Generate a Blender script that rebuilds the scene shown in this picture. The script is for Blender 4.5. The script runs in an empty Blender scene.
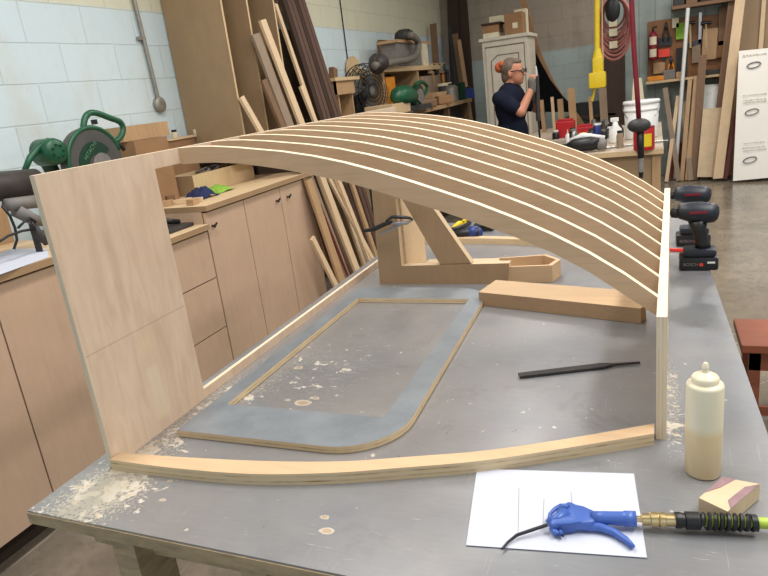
import bpy, bmesh, math, random
from mathutils import Vector, Matrix, noise as mnoise
random.seed(7)
COL = bpy.context.scene.collection
V = Vector
# ------------------------------------------------------------------ camera model (metres, Z up, camera above x=y=0)
F, CX, CY = 645.0, 384.0, 288.0
def _d(x, y): return V((x-CX, -(y-CY), -F)).normalized()
_Y = _d(655, 57); _Z = -_d(650, 2400); _Z = (_Z-_Y*_Y.dot(_Z)).normalized(); _X = _Y.cross(_Z)
ROT = Matrix((_X, _Y, _Z)); CAM = V((0, 0, 1.6))
def ray(px, py): return ROT @ V((px-CX, -(py-CY), -F))
def aY(px, py, y): r = ray(px, py); return r*(y/r.y)+CAM
def aX(px, py, x): r = ray(px, py); return r*(x/r.x)+CAM
def aZ(px, py, z): r = ray(px, py); return r*((z-1.6)/r.z)+CAM
BZ = 0.9    # bench height

# ------------------------------------------------------------------ materials
def S(r, g, b):
    def c(u):
        u /= 255.0
        return u/12.92 if u <= 0.04045 else ((u+0.055)/1.055)**2.4
    return (c(r), c(g), c(b), 1)
class NT:
    def __init__(s, name):
        s.m = bpy.data.materials.new(name); s.m.use_nodes = True
        s.t = s.m.node_tree; s.t.nodes.clear()
        s.out = s.n('ShaderNodeOutputMaterial'); s.b = s.n('ShaderNodeBsdfPrincipled')
        s.l(s.b.outputs[0], s.out.inputs[0])
    def n(s, k, **kw):
        o = s.t.nodes.new(k)
        for a, v in kw.items(): setattr(o, a, v)
        return o
    def l(s, a, b): s.t.links.new(a, b)
    def mapping(s, scale=(1, 1, 1), rot=(0, 0, 0), world=False):
        if world:
            g = s.n('ShaderNodeNewGeometry').outputs['Position']
        else:
            g = s.n('ShaderNodeTexCoord').outputs['Object']
        m = s.n('ShaderNodeMapping'); m.inputs['Scale'].default_value = scale; m.inputs['Rotation'].default_value = rot
        s.l(g, m.inputs[0]); return m.outputs[0]
    def noise(s, vec, scale, detail=4, rough=0.55, dist=0):
        o = s.n('ShaderNodeTexNoise'); o.inputs['Scale'].default_value = scale; o.inputs['Detail'].default_value = detail
        o.inputs['Roughness'].default_value = rough; o.inputs['Distortion'].default_value = dist
        s.l(vec, o.inputs['Vector']); return o.outputs['Fac']
    def ramp(s, fac, stops):
        o = s.n('ShaderNodeValToRGB'); e = o.color_ramp.elements
        while len(e) < len(stops): e.new(0.5)
        for i, (p, c) in enumerate(stops): e[i].position = p; e[i].color = c
        s.l(fac, o.inputs[0]); return o.outputs[0]
    def mix(s, fac, a, b, mode='MIX'):
        o = s.n('ShaderNodeMix', data_type='RGBA', blend_type=mode)
        for k, v in ((0, fac), (6, a), (7, b)):
            if hasattr(v, 'links'): s.l(v, o.inputs[k])
            else: o.inputs[k].default_value = v
        return o.outputs[2]
    def math(s, op, a, b=0.0, c=None, clamp=False):
        o = s.n('ShaderNodeMath', operation=op, use_clamp=clamp)
        for i, v in enumerate((a, b) if c is None else (a, b, c)):
            if hasattr(v, 'links'): s.l(v, o.inputs[i])
            else: o.inputs[i].default_value = v
        return o.outputs[0]
    def step(s, v, lo, hi):
        o = s.n('ShaderNodeMapRange'); o.inputs[1].default_value = lo; o.inputs[2].default_value = hi
        s.l(v, o.inputs[0]); return o.outputs[0]
    def bump(s, h, strength=0.3, dist=0.005):
        o = s.n('ShaderNodeBump'); o.inputs['Strength'].default_value = strength; o.inputs['Distance'].default_value = dist
        s.l(h, o.inputs['Height']); s.l(o.outputs[0], s.b.inputs['Normal'])
    def col(s, c):
        if hasattr(c, 'links'): s.l(c, s.b.inputs['Base Color'])
        else: s.b.inputs['Base Color'].default_value = c
    def p(s, rough=0.6, metal=0.0, spec=0.5):
        s.b.inputs['Roughness'].default_value = rough; s.b.inputs['Metallic'].default_value = metal
        s.b.inputs['Specular IOR Level'].default_value = spec
def sc(c, k): return (min(c[0]*k, 1), min(c[1]*k, 1), min(c[2]*k, 1), 1)
def plain(name, c, rough=0.55, metal=0.0, var=0.12, scale=14, spec=0.5):
    t = NT(name); v = t.mapping(); f = t.noise(v, scale)
    t.col(t.ramp(f, [(0.3, sc(c, 1-var)), (0.7, sc(c, 1+var))])); t.p(rough, metal, spec); return t.m
def wood(name, c, stretch=(1.2, 14, 14), var=0.14, rough=0.55, rot=(0, 0, 0), blotch=0.1):
    t = NT(name); v = t.mapping(stretch, rot); f = t.noise(v, 4.5, 6, 0.62, 0.6)
    a = t.ramp(f, [(0.28, sc(c, 1-var)), (0.5, c), (0.74, sc(c, 1+var*0.7))])
    f2 = t.noise(t.mapping(), 5, 3)
    b = t.ramp(f2, [(0.3, sc((1, 1, 1, 1), 1-blotch)), (0.7, (1, 1, 1, 1))])
    t.col(t.mix(1.0, a, b, 'MULTIPLY')); t.p(rough, 0, 0.35); t.bump(f, 0.08, 0.002); return t.m
def ply_edge(name, axis, pitch=0.0034, light=S(222, 198, 160), dark=S(150, 118, 82)):
    t = NT(name); sx = t.n('ShaderNodeSeparateXYZ'); t.l(t.mapping(), sx.inputs[0])
    u = t.math('MULTIPLY', sx.outputs[axis], 1.0/pitch); w = t.math('SINE', u)
    nz = t.noise(t.mapping((8, 8, 60) if axis == 2 else (60, 8, 8)), 3, 3)
    w2 = t.math('ADD', w, t.math('MULTIPLY', t.math('SUBTRACT', nz, 0.5), 2.4))
    t.col(t.ramp(t.step(w2, -1.6, 1.3), [(0.0, dark), (0.3, light), (1, sc(light, 1.06))])); t.p(0.7, 0, 0.2); return t.m

M = {}
M['rib_face'] = wood('rib_face', S(214, 181, 145), (1.5, 10, 22), 0.09, blotch=.16)
M['rib_edge'] = wood('rib_edge', S(244, 226, 196), (3, 20, 20), 0.07, 0.5)
M['birch'] = wood('birch', S(216, 190, 164), (6, 9, 1.3), 0.09, 0.5)
M['birch_tan'] = wood('birch_tan', S(214, 190, 156), (2, 14, 14), 0.10)
M['rail_top'] = wood('rail_top', S(222, 190, 152), (1.6, 12, 12), 0.09)
M['edge_z'] = ply_edge('ply_edge_flat', 2, 0.0016, S(214, 192, 156), S(150, 120, 86))
M['edge_x'] = ply_edge('ply_edge_side', 0, 0.0011, S(224, 208, 182), S(204, 184, 156))
M['brace'] = wood('brace_shaded_face', S(166, 138, 106), (10, 10, 1.6), 0.10)  # front faces darker than the edges: their shade is in the colour
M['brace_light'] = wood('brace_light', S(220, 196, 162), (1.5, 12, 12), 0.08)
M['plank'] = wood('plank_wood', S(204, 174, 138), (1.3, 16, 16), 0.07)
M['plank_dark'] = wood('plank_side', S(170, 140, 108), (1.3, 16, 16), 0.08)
M['cab'] = wood('cabinet_ply', S(202, 172, 146), (9, 9, 0.9), 0.05, 0.55)
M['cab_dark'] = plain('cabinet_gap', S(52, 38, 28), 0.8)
M['counter'] = wood('counter_ply', S(222, 194, 156), (12, 1.2, 12), 0.08)
M['counter_edge'] = wood('counter_edge', S(168, 138, 104), (12, 1.2, 12), 0.12)
M['sheet'] = wood('sheet_mdf', S(160, 134, 102), (3, 3, 1.5), 0.07)
M['sheet_edge'] = wood('sheet_edge', S(212, 184, 144), (12, 12, 1.5), 0.08)
M['pale'] = wood('pale_board', S(220, 192, 156), (16, 16, 1.2), 0.08)
M['tan'] = wood('tan_board', S(184, 150, 112), (16, 16, 1.2), 0.14)
M['brown'] = wood('brown_board', S(128, 98, 74), (16, 16, 1.2), 0.18)
M['walnut'] = wood('walnut_moulding', S(98, 74, 64), (18, 18, 1.2), 0.22, 0.5)
M['grey_board'] = wood('grey_board', S(150, 130, 110), (16, 16, 1.2), 0.15)
M['dkbrown'] = wood('dark_brown_board', S(62, 44, 34), (16, 16, 1.2), 0.2)
M['redwood'] = wood('red_stained_wood', S(150, 86, 62), (1.6, 14, 14), 0.2, 0.45)
M['maroonwood'] = wood('maroon_strip', S(96, 34, 34), (14, 14, 1.6), 0.15, 0.45)
M['black'] = plain('black_plastic', S(24, 25, 28), 0.42, var=0.2)
M['blackmatt'] = plain('black_cloth', S(13, 13, 15), 0.95, var=0.3, spec=0.1)
M['charcoal'] = plain('charcoal', S(52, 50, 50), 0.6, var=0.2)
M['navyblk'] = plain('drill_housing', S(28, 34, 46), 0.45, var=0.15)
M['steel'] = plain('steel', S(160, 160, 162), 0.32, 1.0, 0.1)
M['dksteel'] = plain('dark_steel', S(70, 70, 74), 0.4, 0.85, 0.15)
M['alu'] = plain('bare_metal', S(192, 190, 186), 0.4, 0.6, 0.1)
M['galv'] = plain('galvanised', S(150, 146, 138), 0.45, 0.5, 0.2)
M['brass'] = plain('brass', S(222, 200, 150), 0.3, 1.0, 0.08)
M['green'] = plain('saw_green', S(24, 84, 56), 0.4, var=0.18)
M['dkgreen'] = plain('saw_dark_green', S(14, 54, 36), 0.45, var=0.2)
M['gunmetal'] = plain('saw_guard', S(82, 80, 78), 0.5, 0.2, 0.15)
M['sagegreen'] = plain('faded_green_print', S(88, 140, 104), 0.5)
M['blue'] = plain('air_gun_blue', S(70, 104, 184), 0.38, var=0.06)
M['toolblue'] = plain('tool_blue', S(30, 52, 120), 0.4, var=0.15)
M['navy'] = plain('navy_cloth', S(30, 38, 78), 0.9, var=0.5, scale=60)
M['lime'] = plain('lime_cloth', S(132, 176, 62), 0.85, var=0.2, scale=40)
M['hose'] = plain('lime_hose', S(176, 200, 70), 0.4, var=0.05)
M['yellow'] = plain('yellow_plastic', S(226, 196, 30), 0.45, var=0.08)
M['orange'] = plain('orange_plastic', S(214, 134, 30), 0.5)
M['red'] = plain('red_plastic', S(182, 26, 34), 0.45, var=0.12)
M['redpencil'] = plain('red_paint', S(232, 62, 44), 0.4, var=0.05)
M['maroon'] = plain('maroon_hose', S(120, 20, 38), 0.5, var=0.12)
M['pinkhose'] = plain('pink_hose', S(166, 104, 96), 0.6, var=0.15)
M['white'] = plain('white_plastic', S(226, 226, 224), 0.5, var=0.04)
M['paper'] = plain('paper', S(206, 210, 224), 0.85, var=0.012, spec=0.15)
M['ink'] = plain('pencil_line', S(140, 138, 142), 0.8)
M['cream'] = plain('bottle_cream', S(238, 228, 200), 0.32, var=0.03, scale=4)
M['glue'] = plain('yellow_glue', S(236, 220, 186), 0.32, var=0.03, scale=4)
M['card'] = plain('cardboard', S(150, 114, 80), 0.85, var=0.08, scale=8)
M['carddark'] = plain('shadowed_cardboard', S(110, 84, 62), 0.85, var=0.1)
M['whitecab'] = plain('worn_white_paint', S(206, 198, 182), 0.6, var=0.07, scale=9)
M['grey_brown'] = plain('grey_brown_line', S(112, 100, 86), 0.8)  # darker than the cabinet paint, for its door lines and knob
M['grey'] = plain('grey_plastic', S(120, 116, 112), 0.6, var=0.15)
M['duct'] = plain('grey_flexible_hose', S(112, 106, 98), 0.6, var=0.2, scale=25)
M['ductdark'] = plain('dark_duct', S(56, 50, 48), 0.55, var=0.2)
M['legwood'] = wood('bench_leg_wood', S(176, 156, 124), (3, 3, 10), 0.3)
M['skin'] = plain('skin', S(190, 132, 106), 0.5, var=0.08, spec=0.3)
M['glove'] = plain('work_glove', S(104, 100, 94), 0.9)
M['shirt'] = plain('navy_shirt', S(24, 28, 44), 0.9, var=0.15, spec=0.15)
M['trousers'] = plain('dark_trousers', S(34, 36, 44), 0.9, var=0.15, spec=0.15)
M['hair'] = plain('brown_grey_hair', S(100, 84, 72), 0.7, var=0.35, scale=60)
M['hairtie'] = plain('orange_scarf', S(176, 84, 48), 0.8, var=0.25, scale=50)
M['stone'] = plain('purple_stain', S(150, 118, 124), 0.5, var=0.25, scale=30)
M['plasticbag'] = plain('clear_plastic_sheet', S(206, 206, 200), 0.25, var=0.12, scale=18)
M['whiteboard'] = plain('white_laminate', S(252, 248, 240), 0.45, var=0.01)
M['osb'] = wood('pegboard_wood', S(140, 98, 62), (5, 5, 2), 0.15)
M['tabletop'] = wood('worn_table_top', S(196, 180, 160), (12, 3, 12), 0.10)
M['tag'] = plain('paper_tag', S(218, 208, 180), 0.8)

def mat_bottle():
    t = NT('bottle_half_full_of_glue'); sx = t.n('ShaderNodeSeparateXYZ'); t.l(t.mapping(), sx.inputs[0])
    t.col(t.ramp(t.step(sx.outputs[2], .082, .098), [(0, S(230, 208, 166)), (1, S(234, 226, 198))])); t.p(.3)
    t.b.inputs['Subsurface Weight'].default_value = .15; t.b.inputs['Subsurface Radius'].default_value = (.02, .015, .01); return t.m
M['bottle'] = mat_bottle()
def mat_bench():
    t = NT('zinc_bench_top')
    P = t.mapping(world=True); sx = t.n('ShaderNodeSeparateXYZ'); t.l(P, sx.inputs[0])
    x, y = sx.outputs[0], sx.outputs[1]
    base = t.ramp(t.noise(P, 3.2, 5, 0.6), [(0.3, S(130, 134, 141)), (0.7, S(164, 165, 168))])
    warm = t.ramp(t.noise(P, 1.7, 3), [(0.4, S(166, 158, 152)), (0.6, S(146, 149, 155))])
    base = t.mix(0.4, base, warm)
    grain = t.noise(t.mapping((3, 60, 1), world=True), 6, 3)
    base = t.mix(t.math('MULTIPLY', t.step(grain, 0.35, 0.7), 0.10), base, S(100, 98, 96))
    # dirt and smears
    sm = t.noise(t.mapping((1, 1, 1), (0, 0, .5), True), 7, 6, 0.7, 0.5)
    base = t.mix(t.math('MULTIPLY', t.step(sm, 0.56, 0.74), 0.35), base, S(104, 98, 92))
    # proximity masks
    dpanel = t.math('ABSOLUTE', t.math('ADD', x, 1.03))
    near = t.step(dpanel, 0.13, 0.02)
    near = t.math('MULTIPLY', near, t.step(y, 1.75, 1.2))
    near2 = t.math('MULTIPLY', t.step(t.math('ABSOLUTE', t.math('ADD', x, 1.0)), 0.24, 0.06), t.step(t.math('ABSOLUTE', t.math('SUBTRACT', y, .80)), 0.17, 0.03))
    inring = t.math('MULTIPLY', t.step(t.math('ABSOLUTE', t.math('ADD', x, .83)), 0.2, 0.1), t.step(t.math('ABSOLUTE', t.math('SUBTRACT', y, 1.4)), 0.35, 0.1))
    right = t.math('MULTIPLY', t.step(t.math('ABSOLUTE', t.math('SUBTRACT', x, 0.035)), 0.035, 0.008), t.step(t.math('ABSOLUTE', t.math('SUBTRACT', y, 1.35)), 0.4, 0.1))
    prox = t.math('ADD', t.math('ADD', t.math('MULTIPLY', near, 0.16), t.math('MULTIPLY', near2, 0.085)), t.math('ADD', t.math('MULTIPLY', inring, 0.085), t.math('MULTIPLY', right, 0.15)))
    g1 = t.noise(P, 26, 5, 0.6, 0.4)
    blob = t.step(t.math('ADD', g1, prox), 0.715, 0.735)
    base = t.mix(t.math('MULTIPLY', blob, 0.8), base, t.ramp(t.noise(P, 60, 3), [(0.4, S(214, 196, 168)), (0.55, S(228, 224, 214))]))
    # single glue spots
    for px, py, rr_ in ((327, 531, .012), (324, 517, .008), (303, 571, .010), (163, 500, .009), (298, 368, .013), (170, 481, .006), (278, 500, .005), (600, 395, .004), (725, 400, .006), (303, 403, .022), (315, 398, .012), (288, 400, .010)):
        c0 = aZ(px, py, BZ); dx = t.math('SUBTRACT', x, c0.x); dy = t.math('SUBTRACT', y, c0.y)
        dd = t.math('ADD', t.math('SQRT', t.math('ADD', t.math('MULTIPLY', dx, dx), t.math('MULTIPLY', t.math('MULTIPLY', dy, dy), 2.2))), t.math('MULTIPLY', t.math('SUBTRACT', g1, .5), .03))
        base = t.mix(t.math('MULTIPLY', t.step(dd, rr_, rr_-.002), .85), base, t.mix(t.step(dd, rr_*.4, rr_*.7), S(206, 180, 146), S(224, 216, 200)))
    # fine dust
    g2 = t.noise(P, 140, 3, 0.7)
    dust = t.step(t.math('ADD', g2, t.math('MULTIPLY', prox, 1.5)), 0.73, 0.80)
    base = t.mix(t.math('MULTIPLY', dust, 0.7), base, S(222, 212, 192))
    # white paint / glue specks and scratches
    g3 = t.noise(t.mapping((1, 1, 1), (0, 0, .8), True), 42, 2, 0.5)
    base = t.mix(t.step(t.math('ADD', g3, t.math('MULTIPLY', inring, .05)), 0.735, 0.75), base, S(214, 208, 200))
    scr = t.noise(t.mapping((6, 70, 1), (0, 0, -0.9), True), 4, 3, 0.6)
    base = t.mix(t.math('MULTIPLY', t.step(t.math('ADD', scr, t.math('MULTIPLY', inring, .07)), 0.70, 0.74), 0.65), base, S(210, 206, 200))
    scr2 = t.noise(t.mapping((60, 2.5, 1), (0, 0, -1.45), True), 3, 3, 0.6)
    base = t.mix(t.math('MULTIPLY', t.step(scr2, 0.68, 0.75), 0.25), base, S(206, 204, 200))
    # dark pits
    g4 = t.noise(P, 75, 2, 0.5)
    base = t.mix(t.math('MULTIPLY', t.step(g4, 0.79, 0.81), 0.8), base, S(60, 50, 46))
    t.col(base)
    r = t.math('ADD', t.math('MULTIPLY', sm, 0.25), 0.20)
    r2 = t.math('ADD', r, t.math('MULTIPLY', blob, 0.3)); t.l(r2, t.b.inputs['Roughness'])
    t.b.inputs['Metallic'].default_value = 0.35
    t.bump(t.math('ADD', blob, t.math('MULTIPLY', grain, 0.1)), 0.25, 0.001)
    return t.m
M['bench'] = mat_bench()

def mat_ringtop():
    t = NT('grey_laminate_face'); P = t.mapping()
    c = t.ramp(t.noise(P, 9, 5, 0.6), [(0.3, S(134, 142, 150)), (0.7, S(158, 166, 174))])
    d = t.noise(P, 120, 3, 0.7)
    c = t.mix(t.math('MULTIPLY', t.step(d, 0.6, 0.75), 0.3), c, S(200, 196, 186))
    t.col(c); t.p(0.36, 0.35); return t.m
M['ringtop'] = mat_ringtop()

def mat_block(name, lower, upper, zsplit, axis, stain, upper_edge=0.02, off=0.05):
    t = NT(name); sx = t.n('ShaderNodeSeparateXYZ'); P = t.mapping(world=True); t.l(P, sx.inputs[0])
    cx = t.n('ShaderNodeCombineXYZ'); t.l(sx.outputs[axis], cx.inputs[0])
    wob = t.math('MULTIPLY', t.math('SUBTRACT', t.noise(P, 3, 2), 0.5), 0.012)
    z = t.math('ADD', t.math('SUBTRACT', sx.outputs[2], off), wob); t.l(z, cx.inputs[1])
    b = t.n('ShaderNodeTexBrick'); b.offset = 0.5; t.l(cx.outputs[0], b.inputs[0])
    for k, v in (('Scale', 1.0), ('Brick Width', 0.4), ('Row Height', 0.2), ('Mortar Size', 0.005), ('Mortar Smooth', 0.6)): b.inputs[k].default_value = v
    b.inputs['Color1'].default_value = (1, 1, 1, 1); b.inputs['Color2'].default_value = (.97, .97, .97, 1)
    b.inputs['Mortar'].default_value = (.86, .86, .84, 1)
    up = t.step(t.math('ADD', sx.outputs[2], t.math('MULTIPLY', t.noise(P, 30, 2), 0.01)), zsplit, zsplit+upper_edge)
    base = t.mix(up, lower, upper)
    st = t.noise(t.mapping((1, 1, .45), world=True), 3.5, 6, 0.7)
    base = t.mix(t.math('MULTIPLY', t.step(st, 0.5, 0.78), 0.55), base, stain)
    st2 = t.noise(P, 22, 5, 0.7)
    base = t.mix(t.math('MULTIPLY', t.step(st2, 0.55, 0.75), 0.18), base, sc(stain, 0.9))
    t.col(t.mix(1.0, base, b.outputs['Color'], 'MULTIPLY')); t.p(0.6, 0, 0.25)
    h = t.math('SUBTRACT', t.math('MULTIPLY', st2, 0.25), b.outputs['Fac']); t.bump(h, 0.45, 0.006)
    return t.m
M['wall_left'] = mat_block('painted_block_wall', S(206, 222, 228), S(214, 212, 190), 2.25, 1, S(196, 190, 172))
M['wall_back'] = mat_block('bare_and_painted_block', S(172, 184, 182), S(166, 154, 140), 1.86, 0, S(96, 94, 84))

def mat_siding():
    t = NT('grey_green_siding'); P = t.mapping(world=True); sx = t.n('ShaderNodeSeparateXYZ'); t.l(P, sx.inputs[0])
    w = t.math('FRACT', t.math('MULTIPLY', sx.outputs[0], 5.0)); g = t.step(t.math('ABSOLUTE', t.math('SUBTRACT', w, 0.5)), 0.46, 0.49)
    c = t.ramp(t.noise(P, 6, 4), [(0.3, S(138, 150, 146)), (0.7, S(162, 172, 166))])
    t.col(t.mix(t.math('MULTIPLY', g, 0.5), c, S(60, 64, 60))); t.p(0.6); return t.m
M['siding'] = mat_siding()
def mat_floor():
    t = NT('stained_concrete'); P = t.mapping(world=True)
    c = t.ramp(t.noise(P, 1.6, 7, 0.66), [(0.3, S(104, 96, 86)), (0.5, S(132, 122, 108)), (0.72, S(160, 148, 130))])
    n2 = t.noise(P, 18, 5, 0.7); c = t.mix(t.math('MULTIPLY', t.step(n2, 0.5, 0.7), 0.35), c, S(78, 68, 60))
    l = t.noise(t.mapping((30, 1.4, 1), (0, 0, 1.1), True), 1.2, 3); c = t.mix(t.math('MULTIPLY', t.step(l, 0.66, 0.72), 0.6), c, S(176, 164, 144))
    l2 = t.noise(P, 2.6, 3); c = t.mix(t.math('MULTIPLY', t.step(l2, 0.64, 0.70), 0.5), c, S(164, 150, 128))
    t.col(c); t.l(t.step(n2, 0.2, 1.6), t.b.inputs['Roughness']); t.bump(n2, 0.2, 0.003); return t.m
M['floor'] = mat_floor()
M['ceiling'] = plain('ceiling_paint', S(200, 198, 190), 0.9)

# ------------------------------------------------------------------ mesh builder
def basis(d, up=V((0, 0, 1))):
    d = d.normalized(); s = d.cross(up)
    if s.length < 1e-4: s = d.cross(V((1, 0, 0)))
    s.normalize(); return d, s, s.cross(d).normalized()
class MB:
    def __init__(s): s.bm = bmesh.new(); s.slot = 0
    def _f(s, vs):
        try: f = s.bm.faces.new(vs); f.material_index = s.slot; return f
        except ValueError: return None
    def hexa(s, pts):
        v = [s.bm.verts.new(p) for p in pts]
        for q in ((0, 3, 2, 1), (4, 5, 6, 7), (0, 1, 5, 4), (1, 2, 6, 5), (2, 3, 7, 6), (3, 0, 4, 7)): s._f([v[i] for i in q])
        return s
    def box(s, a, b, rz=0.0, bev=0.0):
        a, b = V(a), V(b); c = (a+b)/2; R = Matrix.Rotation(rz, 3, 'Z')
        if bev > 0:
            t = bmesh.new(); bmesh.ops.create_cube(t, size=1.0)
            for v in t.verts: v.co = V((v.co.x*(b.x-a.x), v.co.y*(b.y-a.y), v.co.z*(b.z-a.z)))
            bmesh.ops.bevel(t, geom=list(t.edges), offset=bev, segments=2, affect='EDGES', profile=0.6)
            mp = {v: s.bm.verts.new(c+R@v.co) for v in t.verts}
            for f in t.faces: s._f([mp[v] for v in f.verts])
            t.free(); return s
        P = [V((x, y, z)) for z in (a.z, b.z) for x, y in ((a.x, a.y), (b.x, a.y), (b.x, b.y), (a.x, b.y))]
        return s.hexa([c+R@(p-c) for p in P])
    def bar(s, p0, p1, w, t, side=V((1, 0, 0)), w1=None):
        """board from p0 to p1: width w along 'side', thickness t across"""
        p0, p1, side = V(p0), V(p1), V(side); d = (p1-p0).normalized(); sd = (side-d*side.dot(d)).normalized(); n = d.cross(sd); w1 = w if w1 is None else w1
        P = []
        for p, ww in ((p0, w), (p1, w1)):
            P += [p-sd*ww/2-n*t/2, p+sd*ww/2-n*t/2, p+sd*ww/2+n*t/2, p-sd*ww/2+n*t/2]
        return s.hexa(P)
    def prism(s, poly, vec):
        poly = [V(p) for p in poly]; vec = V(vec); n = len(poly)
        a = [s.bm.verts.new(p) for p in poly]; b = [s.bm.verts.new(p+vec) for p in poly]
        s._f(a[::-1]); s._f(b)
        for i in range(n): s._f([a[i], a[(i+1) % n], b[(i+1) % n], b[i]])
        return s
    def strip(s, top, bot, vec):
        """solid between two matched polylines, extruded by vec"""
        vec = V(vec); T = [s.bm.verts.new(V(p)) for p in top]; B = [s.bm.verts.new(V(p)) for p in bot]
        T2 = [s.bm.verts.new(V(p)+vec) for p in top]; B2 = [s.bm.verts.new(V(p)+vec) for p in bot]
        n = len(top)
        for i in range(n-1):
            s._f([T[i], T[i+1], B[i+1], B[i]]); s._f([T2[i+1], T2[i], B2[i], B2[i+1]])
            s._f([T[i+1], T[i], T2[i], T2[i+1]]); s._f([B[i], B[i+1], B2[i+1], B2[i]])
        s._f([T[0], B[0], B2[0], T2[0]]); s._f([T[-1], T2[-1], B2[-1], B[-1]]); return s
    def tube(s, pts, r, seg=10, caps=True):
        pts = [V(p) for p in pts]; n = len(pts); rs = r if isinstance(r, (list, tuple)) else [r]*n
        rings = []; u = None
        for i, p in enumerate(pts):
            d = (pts[min(i+1, n-1)]-pts[max(i-1, 0)])
            if d.length < 1e-9: d = V((0, 0, 1))
            d.normalize()
            if u is None: u = basis(d)[1]
            u = (u-d*u.dot(d))
            u = basis(d)[1] if u.length < 1e-5 else u.normalized()
            w = d.cross(u)
            rings.append([s.bm.verts.new(p+(u*math.cos(2*math.pi*k/seg)+w*math.sin(2*math.pi*k/seg))*rs[i]) for k in range(seg)])
        for a, b in zip(rings, rings[1:]):
            for k in range(seg): s._f([a[k], a[(k+1) % seg], b[(k+1) % seg], b[k]])
        if caps: s._f(rings[0][::-1]); s._f(rings[-1])
        return s
    def lathe(s, prof, o=(0, 0, 0), ax=(0, 0, 1), seg=24):
        """prof: list of (radius, height along axis)"""
        o = V(o); d, u, w = basis(V(ax)); return s._rings([(o+d*h, max(r, 1e-4)) for r, h in prof], u, w, seg)
    def _rings(s, L, u, w, seg):
        rings = [[s.bm.verts.new(p+(u*math.cos(2*math.pi*k/seg)+w*math.sin(2*math.pi*k/seg))*r) for k in range(seg)] for p, r in L]
        for a, b in zip(rings, rings[1:]):
            for k in range(seg): s._f([a[k], a[(k+1) % seg], b[(k+1) % seg], b[k]])
        s._f(rings[0][::-1]); s._f(rings[-1]); return s
    def ell(s, c, r, rot=None, seg=16, rings=10):
        c = V(c); R = rot or Matrix.Identity(3); rows = []
        for i in range(rings+1):
            th = math.pi*i/rings
            if i in (0, rings): rows.append([s.bm.verts.new(c+R@V((0, 0, r[2]*math.cos(th))))]); continue
            rows.append([s.bm.verts.new(c+R@V((r[0]*math.sin(th)*math.cos(2*math.pi*k/seg), r[1]*math.sin(th)*math.sin(2*math.pi*k/seg), r[2]*math.cos(th)))) for k in range(seg)])
        for a, b in zip(rows, rows[1:]):
            for k in range(seg):
                k2 = (k+1) % seg
                if len(a) == 1: s._f([a[0], b[k], b[k2]])
                elif len(b) == 1: s._f([a[k], b[0], a[k2]])
                else: s._f([a[k], b[k], b[k2], a[k2]])
        return s
    def caps(s, p0, r0, p1, r1, seg=14):
        p0, p1 = V(p0), V(p1); d = (p1-p0); L = d.length; prof = []
        for i in range(5): a = math.pi/2*(i/4-1); prof.append((r0*math.cos(a), r0*math.sin(a)))
        for i in range(5): a = math.pi/2*(i/4); prof.append((r1*math.cos(a), L+r1*math.sin(a)))
        return s.lathe(prof, p0, d, seg)
    def build(s, name, mats, parent=None, smooth=False, fn=None, origin=None, mod=None):
        bm = s.bm; bmesh.ops.recalc_face_normals(bm, faces=bm.faces)
        if not isinstance(mats, (list, tuple)): mats = [mats]
        if fn:
            for f in bm.faces: f.material_index = fn(f.normal, f.calc_center_median())
        if parent is not None: o = wloc(parent)
        elif origin is not None: o = V(origin)
        else:
            xs = [v.co for v in bm.verts]
            o = V(((min(v.x for v in xs)+max(v.x for v in xs))/2, (min(v.y for v in xs)+max(v.y for v in xs))/2, min(v.z for v in xs)))
        for v in bm.verts: v.co -= o
        me = bpy.data.meshes.new(name); bm.to_mesh(me); bm.free()
        for m in mats: me.materials.append(M[m] if isinstance(m, str) else m)
        if smooth:
            for p in me.polygons: p.use_smooth = True
            if smooth != 'all' and hasattr(me, 'set_sharp_from_angle'): me.set_sharp_from_angle(angle=math.radians(38))
        ob = bpy.data.objects.new(name, me); COL.objects.link(ob)
        if parent is not None: ob.parent = parent
        else: ob.location = o
        return ob
def wloc(o):
    p = V(o.location)
    while o.parent: o = o.parent; p += o.location
    return p
def thing(name, label, cat, loc, group=None):
    o = bpy.data.objects.new(name, None); COL.objects.link(o); o.location = loc; o.empty_display_size = 0.05
    return tag(o, label, cat, group)
def tag(o, label, cat, group=None, kind=None):
    o['label'] = label; o['category'] = cat
    if group: o['group'] = group
    if kind: o['kind'] = kind
    return o
def struct(o): o['kind'] = 'structure'; return o
def text(name, body, size, origin, xdir, ydir, mat, parent, ext=0.0006):
    cu = bpy.data.curves.new(name, 'FONT'); cu.body = body; cu.size = size; cu.extrude = ext; cu.align_x = 'CENTER'; cu.align_y = 'CENTER'
    t = bpy.data.objects.new(name+'_tmp', cu); COL.objects.link(t); dg = bpy.context.evaluated_depsgraph_get()
    me = bpy.data.meshes.new_from_object(t.evaluated_get(dg)); bpy.data.objects.remove(t)
    x = V(xdir).normalized(); y = V(ydir).normalized(); y = (y-x*y.dot(x)).normalized(); z = x.cross(y); o = V(origin)-wloc(parent)
    for v in me.vertices: v.co = o+x*v.co.x+y*v.co.y+z*v.co.z
    me.materials.clear(); me.materials.append(M[mat]); ob = bpy.data.objects.new(name, me); COL.objects.link(ob); ob.parent = parent; return ob
def remeshed(ob, voxel, smooth=4):
    m = ob.modifiers.new('r', 'REMESH'); m.mode = 'VOXEL'; m.voxel_size = voxel
    k = ob.modifiers.new('s', 'SMOOTH'); k.factor = 0.6; k.iterations = smooth
    dg = bpy.context.evaluated_depsgraph_get(); me = bpy.data.meshes.new_from_object(ob.evaluated_get(dg)); old = ob.data
    me.materials.clear()
    for mm in old.materials: me.materials.append(mm)
    ob.modifiers.clear(); ob.data = me
    for p in me.polygons: p.use_smooth = True; p.material_index = 0
    return ob
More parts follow.
